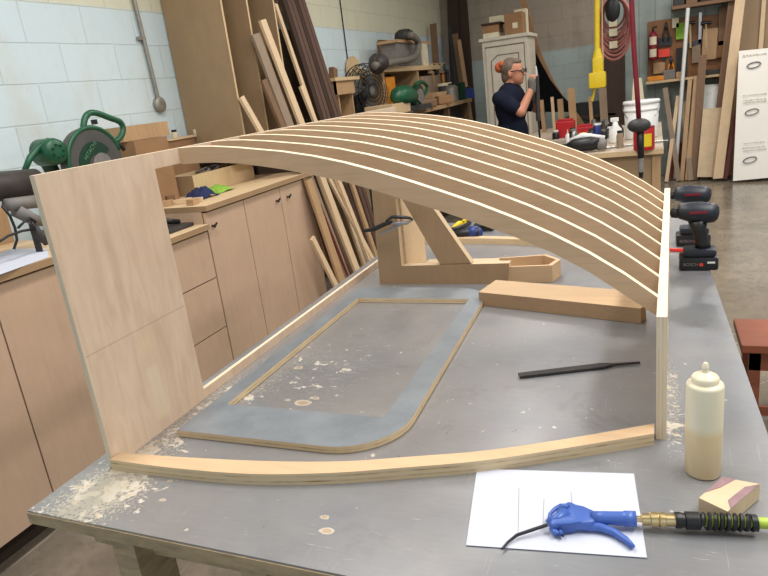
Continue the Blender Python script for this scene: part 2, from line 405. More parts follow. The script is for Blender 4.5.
def arc(c, u, w, r, a0, a1, n):
    c, u, w = V(c), V(u), V(w); return [c+u*r*math.cos(a0+(a1-a0)*i/n)+w*r*math.sin(a0+(a1-a0)*i/n) for i in range(n+1)]

# ================================================================== SETTING
struct(MB().box((-3.1, -2.5, -0.1), (4.6, 10.2, 0)).build('floor', 'floor'))
struct(MB().box((-3.1, -2.5, 0), (-2.95, 10.0, 3.6)).build('wall_left', 'wall_left'))
struct(MB().box((-3.1, 10.0, 0), (-0.62, 10.15, 3.6)).build('wall_back', 'wall_back'))
struct(MB().box((-0.62, 10.0, 0), (4.6, 10.15, 3.6)).build('wall_back', 'siding'))
struct(MB().box((4.5, -2.5, 0), (4.6, 10.0, 3.6)).build('wall_right', 'wall_left'))
struct(MB().box((-3.1, -2.5, 3.6), (4.6, 10.2, 3.7)).build('ceiling', 'ceiling'))

# conduit with round outlet box on the left wall
cd = thing('wall_conduit', 'thin grey metal conduit dropping down the pale blue block wall to a round box', 'pipe', (-2.93, 3.45, 1.70))
MB().tube([(-2.93, 3.43, 3.4), (-2.93, 3.435, 2.3), (-2.93, 3.46, 1.73)], 0.012).build('conduit', 'galv', cd, True)
MB().lathe([(0.045, 0), (0.047, 0.03), (0.040, 0.036), (0.02, 0.038)], (-2.95, 3.465, 1.69), (1, 0, 0)).build('outlet_box', 'galv', cd, True)
MB().box((-2.95, 3.40, 2.08), (-2.925, 3.46, 2.10)).build('strap', 'galv', cd)
hole = MB()
for dy, dz in ((0.05, .03), (-.05, .02), (-.06, -.02), (.0, -.03)): pass
MB().tube([V((-2.94, aX(340, 0, -2.94).y, 3.595)), aX(340, 0, -2.94), aX(348, 62, -2.94), aX(356, 110, -2.94)], 0.006).build('cable', 'black', None, True)
tag(bpy.data.objects['cable'], 'thin black cable running down the pale block wall behind the fan', 'cable')

# ================================================================== WORKBENCH
wb = thing('workbench', 'large workbench with a scratched grey zinc top and wooden edge in the foreground', 'workbench', (-0.46, 1.96, 0))
TP = [(-1.137, .716), (.21, .70), (.15, 3.24), (-1.16, 3.20)]
MB().prism([(x, y, BZ-0.004) for x, y in TP], (0, 0, 0.004)).build('metal_top', 'bench', wb)
def inset(k): 
    c = V((-.48, 1.96)); return [(x+(c.x-x)*k, y+(c.y-y)*k) for x, y in TP]
MB().prism([(x, y, BZ-0.028) for x, y in inset(-0.002)], (0, 0, 0.024)).build('top_edge', 'legwood', wb)
b = MB(); b.box((-1.06, .78, .79), (.15, .82, .871)); b.box((-1.06, 3.10, .79), (.09, 3.14, .871)); b.box((-1.06, .82, .79), (-1.02, 3.1, .871)); b.box((.08, .82, .79), (.12, 3.1, .871)); b.build('apron', 'legwood', wb)
for x, y in ((-.935, .76), (-.64, .76), (.08, .82), (-1.0, 3.08), (.06, 3.08)):
    MB().box((x-.028, y-.02, 0), (x+.028, y+.07, .871)).build('leg', 'legwood', wb)
MB().box((-.9, .9, .25), (0, 3.0, .28)).build('lower_shelf', 'dkbrown', wb)

# ================================================================== PLYWOOD FRAME with curved ribs
fr = thing('ribbed_structure', 'birch plywood frame with curved ribs standing on the metal bench', 'wooden frame', (-.53, 1.84, BZ))
T = .018
# left side panel with window cut-out, in the Y-Z plane
TPn = .012; X0 = -1.071-TPn; yo0, yo1 = .881, 2.80; zi0, zi1 = .921+.005, 1.492; yi0, yi1 = 1.203, 2.48; zt = 1.5285
O = [(yo0, BZ), (yo1, BZ), (yo1, zt), (yo0, zt)]; I = [(yi0, zi0), (yi1, zi0), (yi1, zi1), (yi0, zi1)]
def ringprism(mb, O, I, vec, mk):
    vec = V(vec); n = len(O); o = [mb.bm.verts.new(V(mk(p))) for p in O]; i = [mb.bm.verts.new(V(mk(p))) for p in I]
    o2 = [mb.bm.verts.new(V(mk(p))+vec) for p in O]; i2 = [mb.bm.verts.new(V(mk(p))+vec) for p in I]
    for k in range(n):
        m = (k+1) % n
        mb._f([o[k], o[m], i[m], i[k]]); mb._f([o2[m], o2[k], i2[k], i2[m]]); mb._f([o[k], o2[k], o2[m], o[m]]); mb._f([i[m], i2[m], i2[k], i[k]])
    return mb
def edge_not_x(n, c): return 0 if abs(n.x) > .7 else 1
def mat_panel():
    t = NT('birch_panel_with_repairs'); P = t.mapping(world=True); sx = t.n('ShaderNodeSeparateXYZ'); t.l(P, sx.inputs[0])
    f = t.noise(t.mapping((1, 7, 1.3), world=True), 5, 6, .6, .8)
    c = t.ramp(f, [(0.28, S(206, 180, 156)), (0.5, S(218, 194, 170)), (0.75, S(226, 204, 180))])
    f2 = t.noise(P, 4, 3); c = t.mix(t.math('MULTIPLY', t.step(f2, .45, .7), .3), c, S(196, 162, 130))
    def rect(y0, y1, z0, z1, soft=.006):
        a = t.math('MULTIPLY', t.step(sx.outputs[1], y0-soft, y0+soft), t.step(sx.outputs[1], y1+soft, y1-soft))
        b_ = t.math('MULTIPLY', t.step(sx.outputs[2], z0-soft, z0+soft), t.step(sx.outputs[2], z1+soft, z1-soft)); return t.math('MULTIPLY', a, b_)
    c = t.mix(t.math('MULTIPLY', rect(1.03, 1.07, .93, 1.06), .6), c, S(226, 208, 178))
    c = t.mix(t.math('MULTIPLY', rect(1.03, 1.075, 1.09, 1.14, .02), .5), c, S(222, 198, 160))
    c = t.mix(t.math('MULTIPLY', rect(.885, 1.2, 1.155, 1.1575, .001), .4), c, S(150, 120, 96))
    c = t.mix(t.math('MULTIPLY', rect(1.012, 1.022, 1.2, 1.5, .012), .35), c, S(150, 122, 104))
    t.col(c); t.p(.5, 0, .35); t.bump(f, .06, .002); return t.m
M['panel'] = mat_panel()
sp = ringprism(MB(), O, I, (TPn, 0, 0), lambda p: (X0, p[0], p[1])).build('side_panel', ['panel', 'edge_x'], fr, fn=edge_not_x)
# rib profile
RT = [(-1.071, 1.528), (-1.02, 1.5275), (-.973, 1.524), (-.908, 1.516), (-.845, 1.506), (-.79, 1.4975), (-.711, 1.481), (-.636, 1.461), (-.564, 1.438), (-.494, 1.413), (-.426, 1.387), (-.343, 1.354), (-.269, 1.321), (-.197, 1.285), (-.127, 1.245), (-.059, 1.199), (.001, 1.152)]
RB = [(-1.071, 1.489), (-1.02, 1.488), (-.973, 1.486), (-.908, 1.479), (-.845, 1.468), (-.79, 1.457), (-.711, 1.438), (-.636, 1.418), (-.564, 1.394), (-.494, 1.368), (-.426, 1.344), (-.343, 1.312), (-.269, 1.281), (-.197, 1.247), (-.127, 1.206), (-.059, 1.156), (.001, 1.112)]
RS = 1.307; RP = (2.371-1.307)/8
def RX(y): return .006+.0225*(y-RS)
for k in range(9):
    yk = RS+RP*k; ks = (RX(yk)+1.071)/(1.072)
    fx = lambda L: [(-1.071+(x+1.071)*ks, yk-T/2, z) for x, z in L]
    MB().strip(fx(RT), fx(RB), (0, T, 0)).build('curved_rib', ['rib_face', 'rib_edge'], fr, fn=lambda n, c: 0 if abs(n.y) > .7 else 1)
# right low side panel
def zr(y): return 1.150
yr0, yr1 = 1.19, 2.49
MB().prism([(RX(yr0), yr0, BZ), (RX(yr0)+T, yr0, BZ), (RX(yr1)+T, yr1, BZ), (RX(yr1), yr1, BZ)], (0, 0, .252)).build('side_panel', ['birch_tan', 'rib_edge', 'edge_x'], fr, fn=lambda n, c: 0 if abs(n.x) > .7 else (1 if n.z > .5 else 2))
# curved base rails (front, and its mirror image at the far end)
RF = [(-1.068, .872, .900), (-.9, .874, .914), (-.724, .888, .934), (-.566, .923, .963), (-.44, .965, 1.003), (-.299, 1.016, 1.052), (-.162, 1.083, 1.118), (.0, 1.168, 1.206)]
def smoothed(L, n=4):
    out = []
    for i in range(len(L)-1):
        p0, p1, p2, p3 = L[max(i-1, 0)], L[i], L[i+1], L[min(i+2, len(L)-1)]
        for k in range(n):
            t_ = k/n; out.append(tuple(.5*((2*b_)+(-a_+c_)*t_+(2*a_-5*b_+4*c_-d_)*t_*t_+(-a_+3*b_-3*c_+d_)*t_**3) for a_, b_, c_, d_ in zip(p0, p1, p2, p3)))
    out.append(tuple(L[-1])); return out
R2 = smoothed(RF)
ef = lambda n, c: 0 if abs(n.z) > .7 else 1
MB().strip([(x, f, BZ) for x, f, bk in R2], [(x, bk, BZ) for x, f, bk in R2], (0, 0, .025)).build('base_rail', ['rail_top', 'edge_z'], fr, fn=ef)
MB().strip([(x, 3.68-f, BZ) for x, f, bk in R2], [(x, 3.68-bk, BZ) for x, f, bk in R2], (0, 0, .025)).build('base_rail', ['rail_top', 'edge_z'], fr, fn=ef)

# ================================================================== window ring lying on the bench
def rr(x0, y0, x1, y1, rads, n=8):
    P = []
    for (cx, cy, a), r in zip(((x0, y0, 180), (x1, y0, 270), (x1, y1, 0), (x0, y1, 90)), rads):
        if r <= 0: P += [(cx, cy)]*(n+1); continue
        ox = cx+(r if cx == x0 else -r); oy = cy+(r if cy == y0 else -r)
        for k in range(n+1): t_ = math.radians(a+90*k/n); P.append((ox+r*math.cos(t_), oy+r*math.sin(t_)))
    return P
O = rr(-1.012, 1.02, -.484, 2.070, (.002, .15, .125, .002)); I = rr(-.966, 1.155, -.549, 1.950, (.002,)*4)
sk = lambda L, k: [(x-k*max(0, (x+1.0)/.5)*(y-1.1), y) for x, y in L]
O = sk(O, .034); I = sk(I, .018)
ring = ringprism(MB(), O, I, (0, 0, .016), lambda p: (p[0], p[1], BZ+.001)).build('window_ring', ['ringtop', 'edge_z'], None, fn=ef)
tag(ring, 'flat plywood ring with grey laminate face and rounded right corners lying on the bench', 'plywood ring')

# ================================================================== brace with clamp, plank, box, file
br = thing('plywood_brace', 'plywood triangular bracket standing on edge under the ribs at the far left', 'bracket', (-.72, 2.16, BZ))
Yb = 2.16; tb = .035
def yz(L): return [(x+.006, Yb, z) for x, z in L]
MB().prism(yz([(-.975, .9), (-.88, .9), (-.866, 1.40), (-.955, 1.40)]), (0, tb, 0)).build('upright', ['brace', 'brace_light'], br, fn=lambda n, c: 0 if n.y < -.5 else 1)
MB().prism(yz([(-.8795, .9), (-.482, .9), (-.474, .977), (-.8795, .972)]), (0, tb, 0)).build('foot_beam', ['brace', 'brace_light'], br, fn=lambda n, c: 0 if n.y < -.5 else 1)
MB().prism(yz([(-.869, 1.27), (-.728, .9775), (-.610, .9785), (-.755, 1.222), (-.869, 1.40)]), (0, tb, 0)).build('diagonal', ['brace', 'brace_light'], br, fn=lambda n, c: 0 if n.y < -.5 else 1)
MB().box((-.878, Yb+tb, BZ), (-.862, Yb+tb+.22, 1.3)).build('back_board', 'brace_light', br)
MB().box((-.86, Yb+tb, BZ), (-.44, Yb+tb+.25, BZ+.016)).build('base_board', 'brace_light', br)

cl = thing('locking_clamp', 'dark steel locking clamp gripping the bracket upright', 'clamp', aY(388, 224, 2.12))
p = lambda x, y, Y=2.115: aY(x, y, Y)
MB().tube([p(364, 231), p(374, 229), p(385, 224), p(392, 222)], [.006, .009, .008, .006]).build('grip', 'black', cl, True)
MB().tube([p(380, 234), p(390, 230), p(400, 225), p(404, 222)], [.004, .005, .005, .005]).build('lever', 'steel', cl, True)
MB().tube([p(386, 221), p(392, 217), p(400, 217), p(410, 218), p(413, 220)], [.004, .006, .007, .005, .004]).build('upper_jaw', 'dksteel', cl, True)
MB().tube([p(392, 224), p(400, 223), p(407, 223), p(412, 220)], [.006, .008, .006, .004]).build('lower_jaw', 'steel', cl, True)

pk = MB().prism([(-.525, 1.935, .901), (-.035, 1.80, .901), (-.022, 1.838, .901), (-.105, 1.965, .901), (-.497, 2.065, .901)], (0, 0, .045))
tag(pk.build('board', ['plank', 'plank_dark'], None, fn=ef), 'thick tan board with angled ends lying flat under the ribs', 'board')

bx = thing('plywood_box', 'small open plywood box with a pointed right end beside the tan board', 'box', (-.43, 2.24, BZ))
Pb = [tuple(aZ(*q_).xy) for q_ in ((496.5, 267.4, .962), (552, 265.3, .962), (560.6, 259.3, .962), (546.6, 254.3, .962), (495.5, 258, .962))]
def shell(P, t_, z0, z1, mb):
    c = V((sum(q[0] for q in P)/len(P), sum(q[1] for q in P)/len(P))); I = [(c.x+(x-c.x)*(1-t_/abs(V((x, y)).xy.__sub__(c).length)*1.3), c.y+(y-c.y)*(1-t_/V((x-c.x, y-c.y)).length*1.3)) for x, y in P]
    return ringprism(mb, P, I, (0, 0, z1-z0), lambda q: (q[0], q[1], z0)), I
sh, I = shell(Pb, .012, .901, .962, MB()); sh.build('walls', ['plank', 'rail_top'], bx, fn=lambda n, c: 1 if n.z > .5 else 0)
MB().prism([(x, y, .901) for x, y in I], (0, 0, .006)).build('bottom', 'plank_dark', bx)

fl = thing('metal_file', 'long dark flat metal file with bare tang lying on the bench', 'file', aZ(580, 370, BZ))
a, b_, c_ = aZ(519, 375.5, .905), aZ(612, 364.5, .905), aZ(640, 362.5, .905)
sd = (b_-a).cross(V((0, 0, 1))).normalized()
f1 = MB(); f1.bar(a, a+(b_-a)*.9, .021, .005, sd, .0235); f1.build('blade', 'charcoal', fl)
f1 = MB(); f1.bar(a+(b_-a)*.9, b_, .0235, .005, sd, .009); f1.bar(b_, c_, .009, .004, sd, .005); f1.build('tang', 'dksteel', fl)

# ================================================================== front right: paper, air gun, bottle, sanding block
pp = MB(); c = [aZ(*q, .9012) for q in ((466, 545.5), (477, 469), (634, 474), (647, 558))]; pp.prism(c, (0, 0, .0008))
pa = thing('paper_sheet', 'white sheet of paper with faint pencil lines under the blue air gun', 'paper', c[0])
pp.build('sheet', 'paper', pa)
ln = MB()
for x0, y0, x1, y1 in ((519, 488, 518, 534), (544, 499, 543, 522), (571, 492, 572, 508)):
    ln.bar(aZ(x0, y0, .9022), aZ(x1, y1, .9022), .0008, .0002, (1, 0, 0))
ln.build('pencil_line', 'ink', pa)

g = thing('air_blow_gun', 'blue plastic air blow gun with thin bent metal nozzle resting on white paper', 'air gun', aZ(590, 525, .902))
q = lambda x, y, z=.918: aZ(x, y, z)
bd = MB(); bd.prism([V((q(x, y, .917).x, q(x, y, .917).y, .907)) for x, y in ((549, 527), (550, 520), (556, 515), (562, 511), (565, 505), (570, 503.5), (575, 506), (582, 511), (596, 513), (598, 519), (594, 525), (582, 526), (572, 525), (562, 526), (556, 528))], (0, 0, .016))
bmesh.ops.bevel(bd.bm, geom=list(bd.bm.edges), offset=.0045, segments=2, affect='EDGES', profile=.5)
bd.tube([q(592, 518), q(604, 518), q(622, 518.5), q(623, 518.5), q(625, 518.6), q(636, 519)], [.0105, .0105, .0108, .0108, .0122, .0122], 18)
bd.build('body', 'blue', g, 'all')
bd = MB(); bd.tube([q(548, 524, .914), q(557, 519), q(566, 514)], [.007, .009, .011], 12); bd.tube([q(551, 528, .912), q(557, 534, .91), q(562, 535, .91), q(560, 530, .911)], [.004, .005, .004, .004], 8); bd.tube([q(549, 521), q(550, 514), q(555, 509), q(561, 506.5), q(567, 507, .925)], [.003, .003, .0035, .005, .006], 8); bd.build('nozzle_head', 'blue', g, 'all')
MB().tube([q(572, 524, .911), q(586, 526, .911), q(600, 527, .911), q(614, 532, .91), q(626, 540, .909), q(633, 547, .908)], [.006, .0075, .007, .006, .0055, .004], 10).build('trigger', 'blue', g, 'all')
MB().tube([q(547, 525, .914), q(532, 530, .912), q(517, 535, .909), q(508, 542, .906), q(502, 549, .905)], [.0028, .0028, .0026, .002, .002], 8).build('nozzle', 'dksteel', g, True)
# connector
d = (q(675, 520)-q(636, 519)); dn = d.normalized(); o = q(636, 519)
MB().lathe([(.005, 0), (.005, d.length*.14), (.009, d.length*.15), (.009, d.length*.36), (.0115, d.length*.38), (.0115, d.length*.55), (.0095, d.length*.58), (.0115, d.length*.62), (.0115, d.length*.74), (.0095, d.length*.76), (.0095, d.length)], o, dn, 18).build('brass_coupler', 'brass', g, True)['label'] = 'brass quick coupler'
h = thing('air_hose', 'lime green air hose with black spring guard running off the bench edge', 'hose', q(700, 520))
e0 = q(675, 520); e1 = q(757, 523); dd = (e1-e0); L = dd.length; du = dd.normalized()
MB().lathe([(.012, 0), (.0125, L*.07), (.011, L*.09), (.011, L*.12), (.0135, L*.13), (.0135, L*.3), (.0105, L*.32)], e0, du, 18).build('guard_collar', 'black', h, True)
_, u, w = basis(du); pts = []
for i in range(8*14+1): a_ = 2*math.pi*i/14; pts.append(e0+du*(L*.33+L*.62*i/112)+(u*math.cos(a_)+w*math.sin(a_))*.0102)
sp_ = MB(); sp_.tube(pts, .0036, 6); sp_.lathe([(.0125, L*.93), (.0125, L)], e0, du, 16); sp_.build('guard_spring', 'black', h, True)
MB().tube([e0+du*L*.3, e1, e1+du*.05, V((.27, .93, .90)), V((.31, .90, .80)), V((.33, .9, .4)), V((.45, .9, .02)), V((.9, 1.1, .015))], .0085, 12).build('hose', 'hose', h, 'all')

bt = thing('glue_bottle', 'translucent cream squeeze bottle of glue standing at the right of the bench', 'bottle', (.0785, 1.094, BZ))
o = (.0785, 1.094, BZ)
MB().lathe([(.027, 0), (.0292, .003), (.0294, .09), (.0294, .167), (.0283, .171), (.0235, .173)], o, seg=36).build('bottle_body', 'bottle', bt, 'all')
MB().lathe([(.0235, .173), (.0215, .174), (.0215, .182), (.0195, .185), (.012, .189), (.0065, .192), (.0045, .198), (.0058, .1995), (.0045, .207), (.0025, .209)], o, seg=30).build('cap', 'cream', bt, True)

sb = thing('sanding_block', 'small wooden block with purple worn patches behind the hose', 'block', aZ(728, 505, BZ))
c4 = [aZ(698, 503, .930), aZ(727, 517, .930), aZ(760, 489, .930), aZ(722, 482, .930)]
c4 = [V((v.x+.002, v.y+.014, .902)) for v in c4]
MB().prism(c4, (0, 0, .028)).build('block_body', 'brace_light', sb)
def on(c, z, k): return [V((v.x, v.y, z)) for v in k]
m1 = [c4[1].lerp(c4[2], .0), c4[1].lerp(c4[2], 1.0), c4[2].lerp(c4[3], .25), c4[1].lerp(c4[3], .45)]
MB().prism(on(c4, .9302, [c4[1].lerp(c4[2], .08), c4[1].lerp(c4[2], .98), c4[1].lerp(c4[2], .75).lerp(c4[3], .25), c4[1].lerp(c4[2], .35).lerp(c4[0], .28)]), (0, 0, .0006)).build('stain_patch', 'stone', sb)
MB().prism(on(c4, .9302, [c4[0].lerp(c4[3], .25), c4[0].lerp(c4[3], .45).lerp(c4[2], .22), c4[0].lerp(c4[3], .8).lerp(c4[2], .3), c4[3].lerp(c4[2], .35), c4[3]]), (0, 0, .0006)).build('stain_patch', 'stone', sb)

# ================================================================== cordless drills
def drill(x, y, label, bit=False, sc_=1.0):
    t = thing('cordless_drill', label, 'drill', (x, y, BZ), None)
    def P(a, z, b=0): return V((x+a*sc_, y+b*sc_, BZ+z*sc_))
    m = MB(); m.box(P(-.062, .0, -.042), P(.056, .046, .042), bev=.009*sc_); m.build('battery', 'black', t, True)
    m = MB(); m.box(P(-.050, .0455, -.038), P(.050, .072, .038), bev=.012*sc_); m.build('battery_mount', 'navyblk', t, True)
    MB().tube([P(.012, .06), P(.008, .09), P(-.002, .13), P(-.008, .165)], [.026*sc_, .023*sc_, .0225*sc_, .030*sc_], 14).build('handle', 'black', t, 'all')
    m = MB(); ax = V((1, 0, -.10))
    m.lathe([(.019, -.066), (.026, -.058), (.033, -.03), (.0345, 0), (.0345, .030), (.031, .048), (.020, .058), (.005, .061)], P(-.004, .192), ax, 22); m.build('motor_housing', 'navyblk', t, 'all')
    MB().tube([P(-.012, .16), P(-.018, .145), P(-.014, .135)], .006*sc_, 8).build('trigger', 'red', t, 'all')
    if bit:
        MB().lathe([(.009, 0), (.014, .004), (.014, .022), (.020, .024), (.020, .03)], P(-.085, .193), ax, 16).build('chuck', 'black', t, True)
        MB().tube([P(-.125, .197), P(-.085, .1935)], .0022, 6).build('bit', 'steel', t, True)
    else:
        MB().lathe([(.008, 0), (.0165, .006), (.0175, .026), (.012, .028)], P(-.092, .194), ax, 16).build('chuck', 'black', t, True)
        MB().lathe([(.012, 0), (.0175, .003), (.0175, .014), (.0155, .016)], P(-.066, .1912), ax, 16).build('chuck_ring', 'alu', t, True)
    MB().box(P(-.035, .194, -.0365), P(.02, .202, -.0340)).build('stripe', 'maroon', t)
    text('brand_text', 'BOSCH', .014, P(-.028, .022, -.0425), (1, 0, 0), (0, 0, 1), 'grey', t)
    MB().lathe([(.006, 0), (.006, .001)], P(.004, .022, -.0425), (0, -1, 0), 12).build('badge', 'redpencil', t)
    MB().box(P(.022, .026, -.0432), P(.045, .032, -.0415)).build('battery_label', 'white', t)
    return t
drill(.140, 2.345, 'black cordless drill nearest the camera at the right edge of the bench')
drill(.138, 2.66, 'second black cordless driver with a thin bit standing behind the front drill', True)
rp = MB().bar(aZ(667, 249.5, .906), aZ(689, 250.5, .906), .014, .009, (0, 1, 0))
tag(rp.build('carpenter_pencil', 'redpencil'), 'flat red carpenter pencil lying beside the front drill', 'pencil')

# tools at the far end of the bench, seen under the ribs
t = thing('impact_driver', 'blue and black power tool lying on the bench behind the bracket', 'power tool', aZ(470, 238, BZ))
Yt = 2.86
MB().tube([aZ(452, 235, .93), aZ(462, 234, .935), aZ(472, 233, .935), aZ(480, 233, .935)], [.017, .022, .028, .026], 14).build('handle', 'black', t, 'all')
MB().ell(aZ(474, 233, .935), (.042, .03, .033)).build('motor_housing', 'toolblue', t, 'all')
MB().box(aZ(478, 228, .902)-V((.0, .03, 0)), aZ(490, 226, .93)+V((0, .02, 0)), bev=.006).build('battery', 'black', t)
t = thing('yellow_hand_tool', 'yellow and black hand tool lying behind the blue power tool', 'hand tool', aZ(461, 224, BZ))
MB().tube([aZ(453, 228, .915), aZ(459, 224, .92), aZ(466, 223, .92)], [.01, .016, .013]).build('body', 'yellow', t, 'all')
MB().tube([aZ(450, 230, .912), aZ(459, 228, .915), aZ(470, 223, .915)], [.009, .011, .009]).build('grip', 'black', t, 'all')
MB().tube([aZ(463, 221, .935), aZ(470, 219, .93)], [.007, .006]).build('spout', 'yellow', t, 'all')

c0 = aZ(444, 214, BZ); c0.y = min(c0.y, 3.16)
tb2 = thing('tool_pouch', 'small black tool pouch at the far end of the bench behind the ribs', 'tool pouch', (c0.x, 3.12, BZ))
MB().box((c0.x-.05, 3.06, BZ), (c0.x+.02, 3.16, BZ+.055), bev=.012).build('pouch', 'black', tb2, True)
MB().box((c0.x+.025, 3.07, BZ), (c0.x+.11, 3.15, BZ+.035), bev=.01).build('pocket', 'charcoal', tb2, True)
# ================================================================== CABINETS along the left wall
XF = -2.30; XB = -2.93
def cabinet(y0, y1, zt_, doors, label, drawers=None, knobs=()):
    t = thing('base_cabinet', label, 'cabinet', ((XF+XB)/2, (y0+y1)/2, 0))
    MB().box((XB, y0, .12), (XF-.018, y1, zt_)).build('carcass', 'cab', t, fn=None)
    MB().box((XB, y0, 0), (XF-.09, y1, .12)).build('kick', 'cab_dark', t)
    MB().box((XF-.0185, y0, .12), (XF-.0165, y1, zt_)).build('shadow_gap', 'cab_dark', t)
    g = .0035
    if drawers:
        for z0, z1 in drawers: MB().box((XF-.0165, y0+g, z0+g), (XF, y1-g, z1-g)).build('drawer', 'cab', t)
    for k, (a, b) in enumerate(doors):
        d = MB().box((XF-.0165, a+g, .12), (XF, b-g, zt_-.008)).build('door', 'cab', t)
        if k < len(knobs) and knobs[k] is not None:
            y, z = knobs[k]; m = MB(); m.lathe([(.006, 0), (.005, .014), (.009, .016), (.009, .021), (.005, .023)], (XF, y, z), (1, 0, 0), 12); m.bar((XF+.02, y-.008, z-.008), (XF+.02, y+.022, z+.012), .009, .008, (0, 0, 1)); m.build('knob', 'black', d, True)
    return t
cabinet(.95, 2.19, 1.085, [(.95, 1.573), (1.573, 2.19)], 'plywood base cabinet with two plain doors at the far left foreground', None, ())
cabinet(2.19, 2.885, .985, [], 'plywood drawer cabinet seen through the opening of the side panel', [(.12, .41), (.41, .708), (.708, .98)])
cabinet(2.89, 4.14, 1.085, [(2.89, 3.274), (3.274, 3.70), (3.70, 4.14)], 'tall plywood cabinet with three doors and small black knobs', None, ((2.935, .995), (3.637, .998), (3.782, .998)))
ec = lambda n, c: 0 if n.z > .5 else 1
for y0, y1, z, nm in ((.93, 2.188, 1.086, 'plywood counter top with white papers above the left cabinet'), (2.192, 2.887, .986, 'lower plywood counter carrying the green saw'), (2.889, 4.165, 1.086, 'pale plywood counter top above the three-door cabinet')):
    tag(MB().box((XB, y0, z), (XF+.02, y1, z+.03)).build('countertop', ['counter', 'counter_edge'], None, fn=ec), nm, 'counter')
CZ = 1.1175; LZ = 1.0175
# paper + board on left counter
tag(MB().prism([aZ(x, y, CZ) for x, y in ((-20, 282), (49, 257), (47, 249), (12, 249), (-10, 257))], (0, 0, .0015)).build('paper_sheet', 'paper'), 'white printed paper lying at the edge of the left counter', 'paper')
# ---- green mitre saw (blade plane faces +x, toward the room)
sw = thing('miter_saw', 'green miter saw with grey blade guard on the lower counter by the blue wall', 'saw', (-2.62, 2.52, LZ))
XS = -2.60
A = lambda x, y, X=XS: aX(x, y, X)
cen = A(93, 163); rad = (A(62, 152)-cen).length*1.0
uY, uZ = V((0, 1, 0)), V((0, 0, 1))
gd = MB(); P0 = arc(cen, uY, uZ, .172, math.radians(-8), math.radians(200), 24)
gd.prism([V((XS-.03, p.y, p.z)) for p in P0], (.06, 0, 0)); gd.build('blade_guard', 'gunmetal', sw)
rim = MB(); rim.tube([V((XS+.025, p.y, p.z)) for p in arc(cen, uY, uZ, .172, math.radians(15), math.radians(200), 22)], .012, 8); rim.build('guard_rim', 'green', sw, 'all')
lab = MB(); pl = arc(cen+V((0, 0, -.01)), uY, uZ, .115, math.radians(35), math.radians(190), 14)+arc(cen+V((0, 0, -.01)), uY, uZ, .05, math.radians(190), math.radians(35), 10)
lab.prism([V((XS+.031, p.y, p.z)) for p in pl], (.002, 0, 0)); lab.build('guard_panel', 'dkgreen', sw)
dsk = MB(); dsk.prism([V((XS+.0312, p.y, p.z)) for p in arc(cen+V((0, .03, -.015)), uY, uZ, .06, 0, math.radians(345), 20)], (.004, 0, 0)); dsk.build('lower_guard', 'grey', sw)
MB().lathe([(.13, 0), (.13, .003)], (XS-.002, cen.y+.06, cen.z-.05), (1, 0, 0), 40).build('saw_blade', 'galv', sw)
text('brand_text', 'HITACHI', .030, V((XS+.0345, cen.y-.03, cen.z+.062)), (0, .75, .62), (0, -.62, .75), 'sagegreen', sw)
hd = [A(83, 140), A(84, 122), A(88, 114), A(96, 113), A(110, 118), A(120, 122), A(123, 129), A(121, 136), A(115, 142)]
MB().tube(smoothed([tuple(h_) for h_ in hd], 4), .0155, 12).build('handle', 'green', sw, 'all')
MB().box(A(94, 122)+V((-.008, -.012, -.012)), A(94, 122)+V((.008, .015, .012))).build('switch', 'black', sw)
mt = A(50, 152)
MB().lathe([(.05, -.07), (.062, -.06), (.062, .03), (.055, .05), (.03, .055)], mt, (1, 0, 0), 24).build('motor', 'green', sw, 'all')
vt = MB()
for k in range(7):
    a_ = math.pi*2*k/7; vt.box(V((mt.x+.054, mt.y+.03*math.cos(a_)-.006, mt.z+.03*math.sin(a_)-.004)), V((mt.x+.060, mt.y+.03*math.cos(a_)+.006, mt.z+.03*math.sin(a_)+.004)))
vt.build('motor_vent', 'dkgreen', sw)
MB().tube([A(24, 172), A(30, 158), A(38, 148), A(48, 141), A(60, 146)], [.012, .015, .017, .016, .012], 10).build('motor_arm', 'green', sw, 'all')
MB().tube([A(115, 141), A(121, 146), A(124, 150)], [.012, .012, .01], 8).build('guard_link', 'black', sw, 'all')
bs = MB(); bs.lathe([(.19, 0), (.19, .04), (.17, .05)], (XS, 2.5, LZ), (0, 0, 1), 30); bs.box((-2.88, 2.3, LZ+.05), (-2.85, 2.75, LZ+.12)); bs.build('base', 'grey', sw)
MB().tube([(-2.78, 2.45, LZ+.04), (-2.78, 2.42, 1.35), V((XS-.05, mt.y, mt.z))], [.04, .035, .035], 12).build('pivot_arm', 'dkgreen', sw, 'all')
# dust pipes to the left of the saw
pt = thing('dust_pipe', 'thick dark pipe running along the counter left of the green saw', 'pipe', (-2.45, 1.6, CZ))
a, b_ = aX(-12, 188, -2.5), aX(36, 182, -2.5)
MB().tube([V((-2.5, 1.2, a.z)), a, b_], [.062, .062, .058], 20).build('pipe', 'ductdark', pt, 'all')
MB().box((-2.53, 1.3, CZ), (-2.47, 1.36, a.z-.05)).build('support', 'grey_board', pt)
MB().box((-2.53, 1.72, CZ), (-2.47, 1.76, a.z-.05)).build('support', 'grey_board', pt)
pt = thing('grey_tube', 'shorter grey tube below the dark pipe on the left counter', 'pipe', (-2.45, 1.95, CZ))
MB().tube([aX(6, 205, -2.45), aX(40, 201, -2.45)], [.026, .028], 16).build('tube', 'grey', pt, 'all')
MB().tube([aX(16, 210, -2.45), aX(30, 218, -2.45), aX(42, 222, -2.45)], [.03, .026, .02], 12).build('cone', 'grey', pt, 'all')
MB().box(aX(26, 216, -2.47), V((-2.43, aX(30, 216, -2.45).y, CZ))).build('support', 'charcoal', pt)
wr = thing('wiring', 'black electrical wires looping over the left counter', 'wire', aZ(20, 240, CZ))
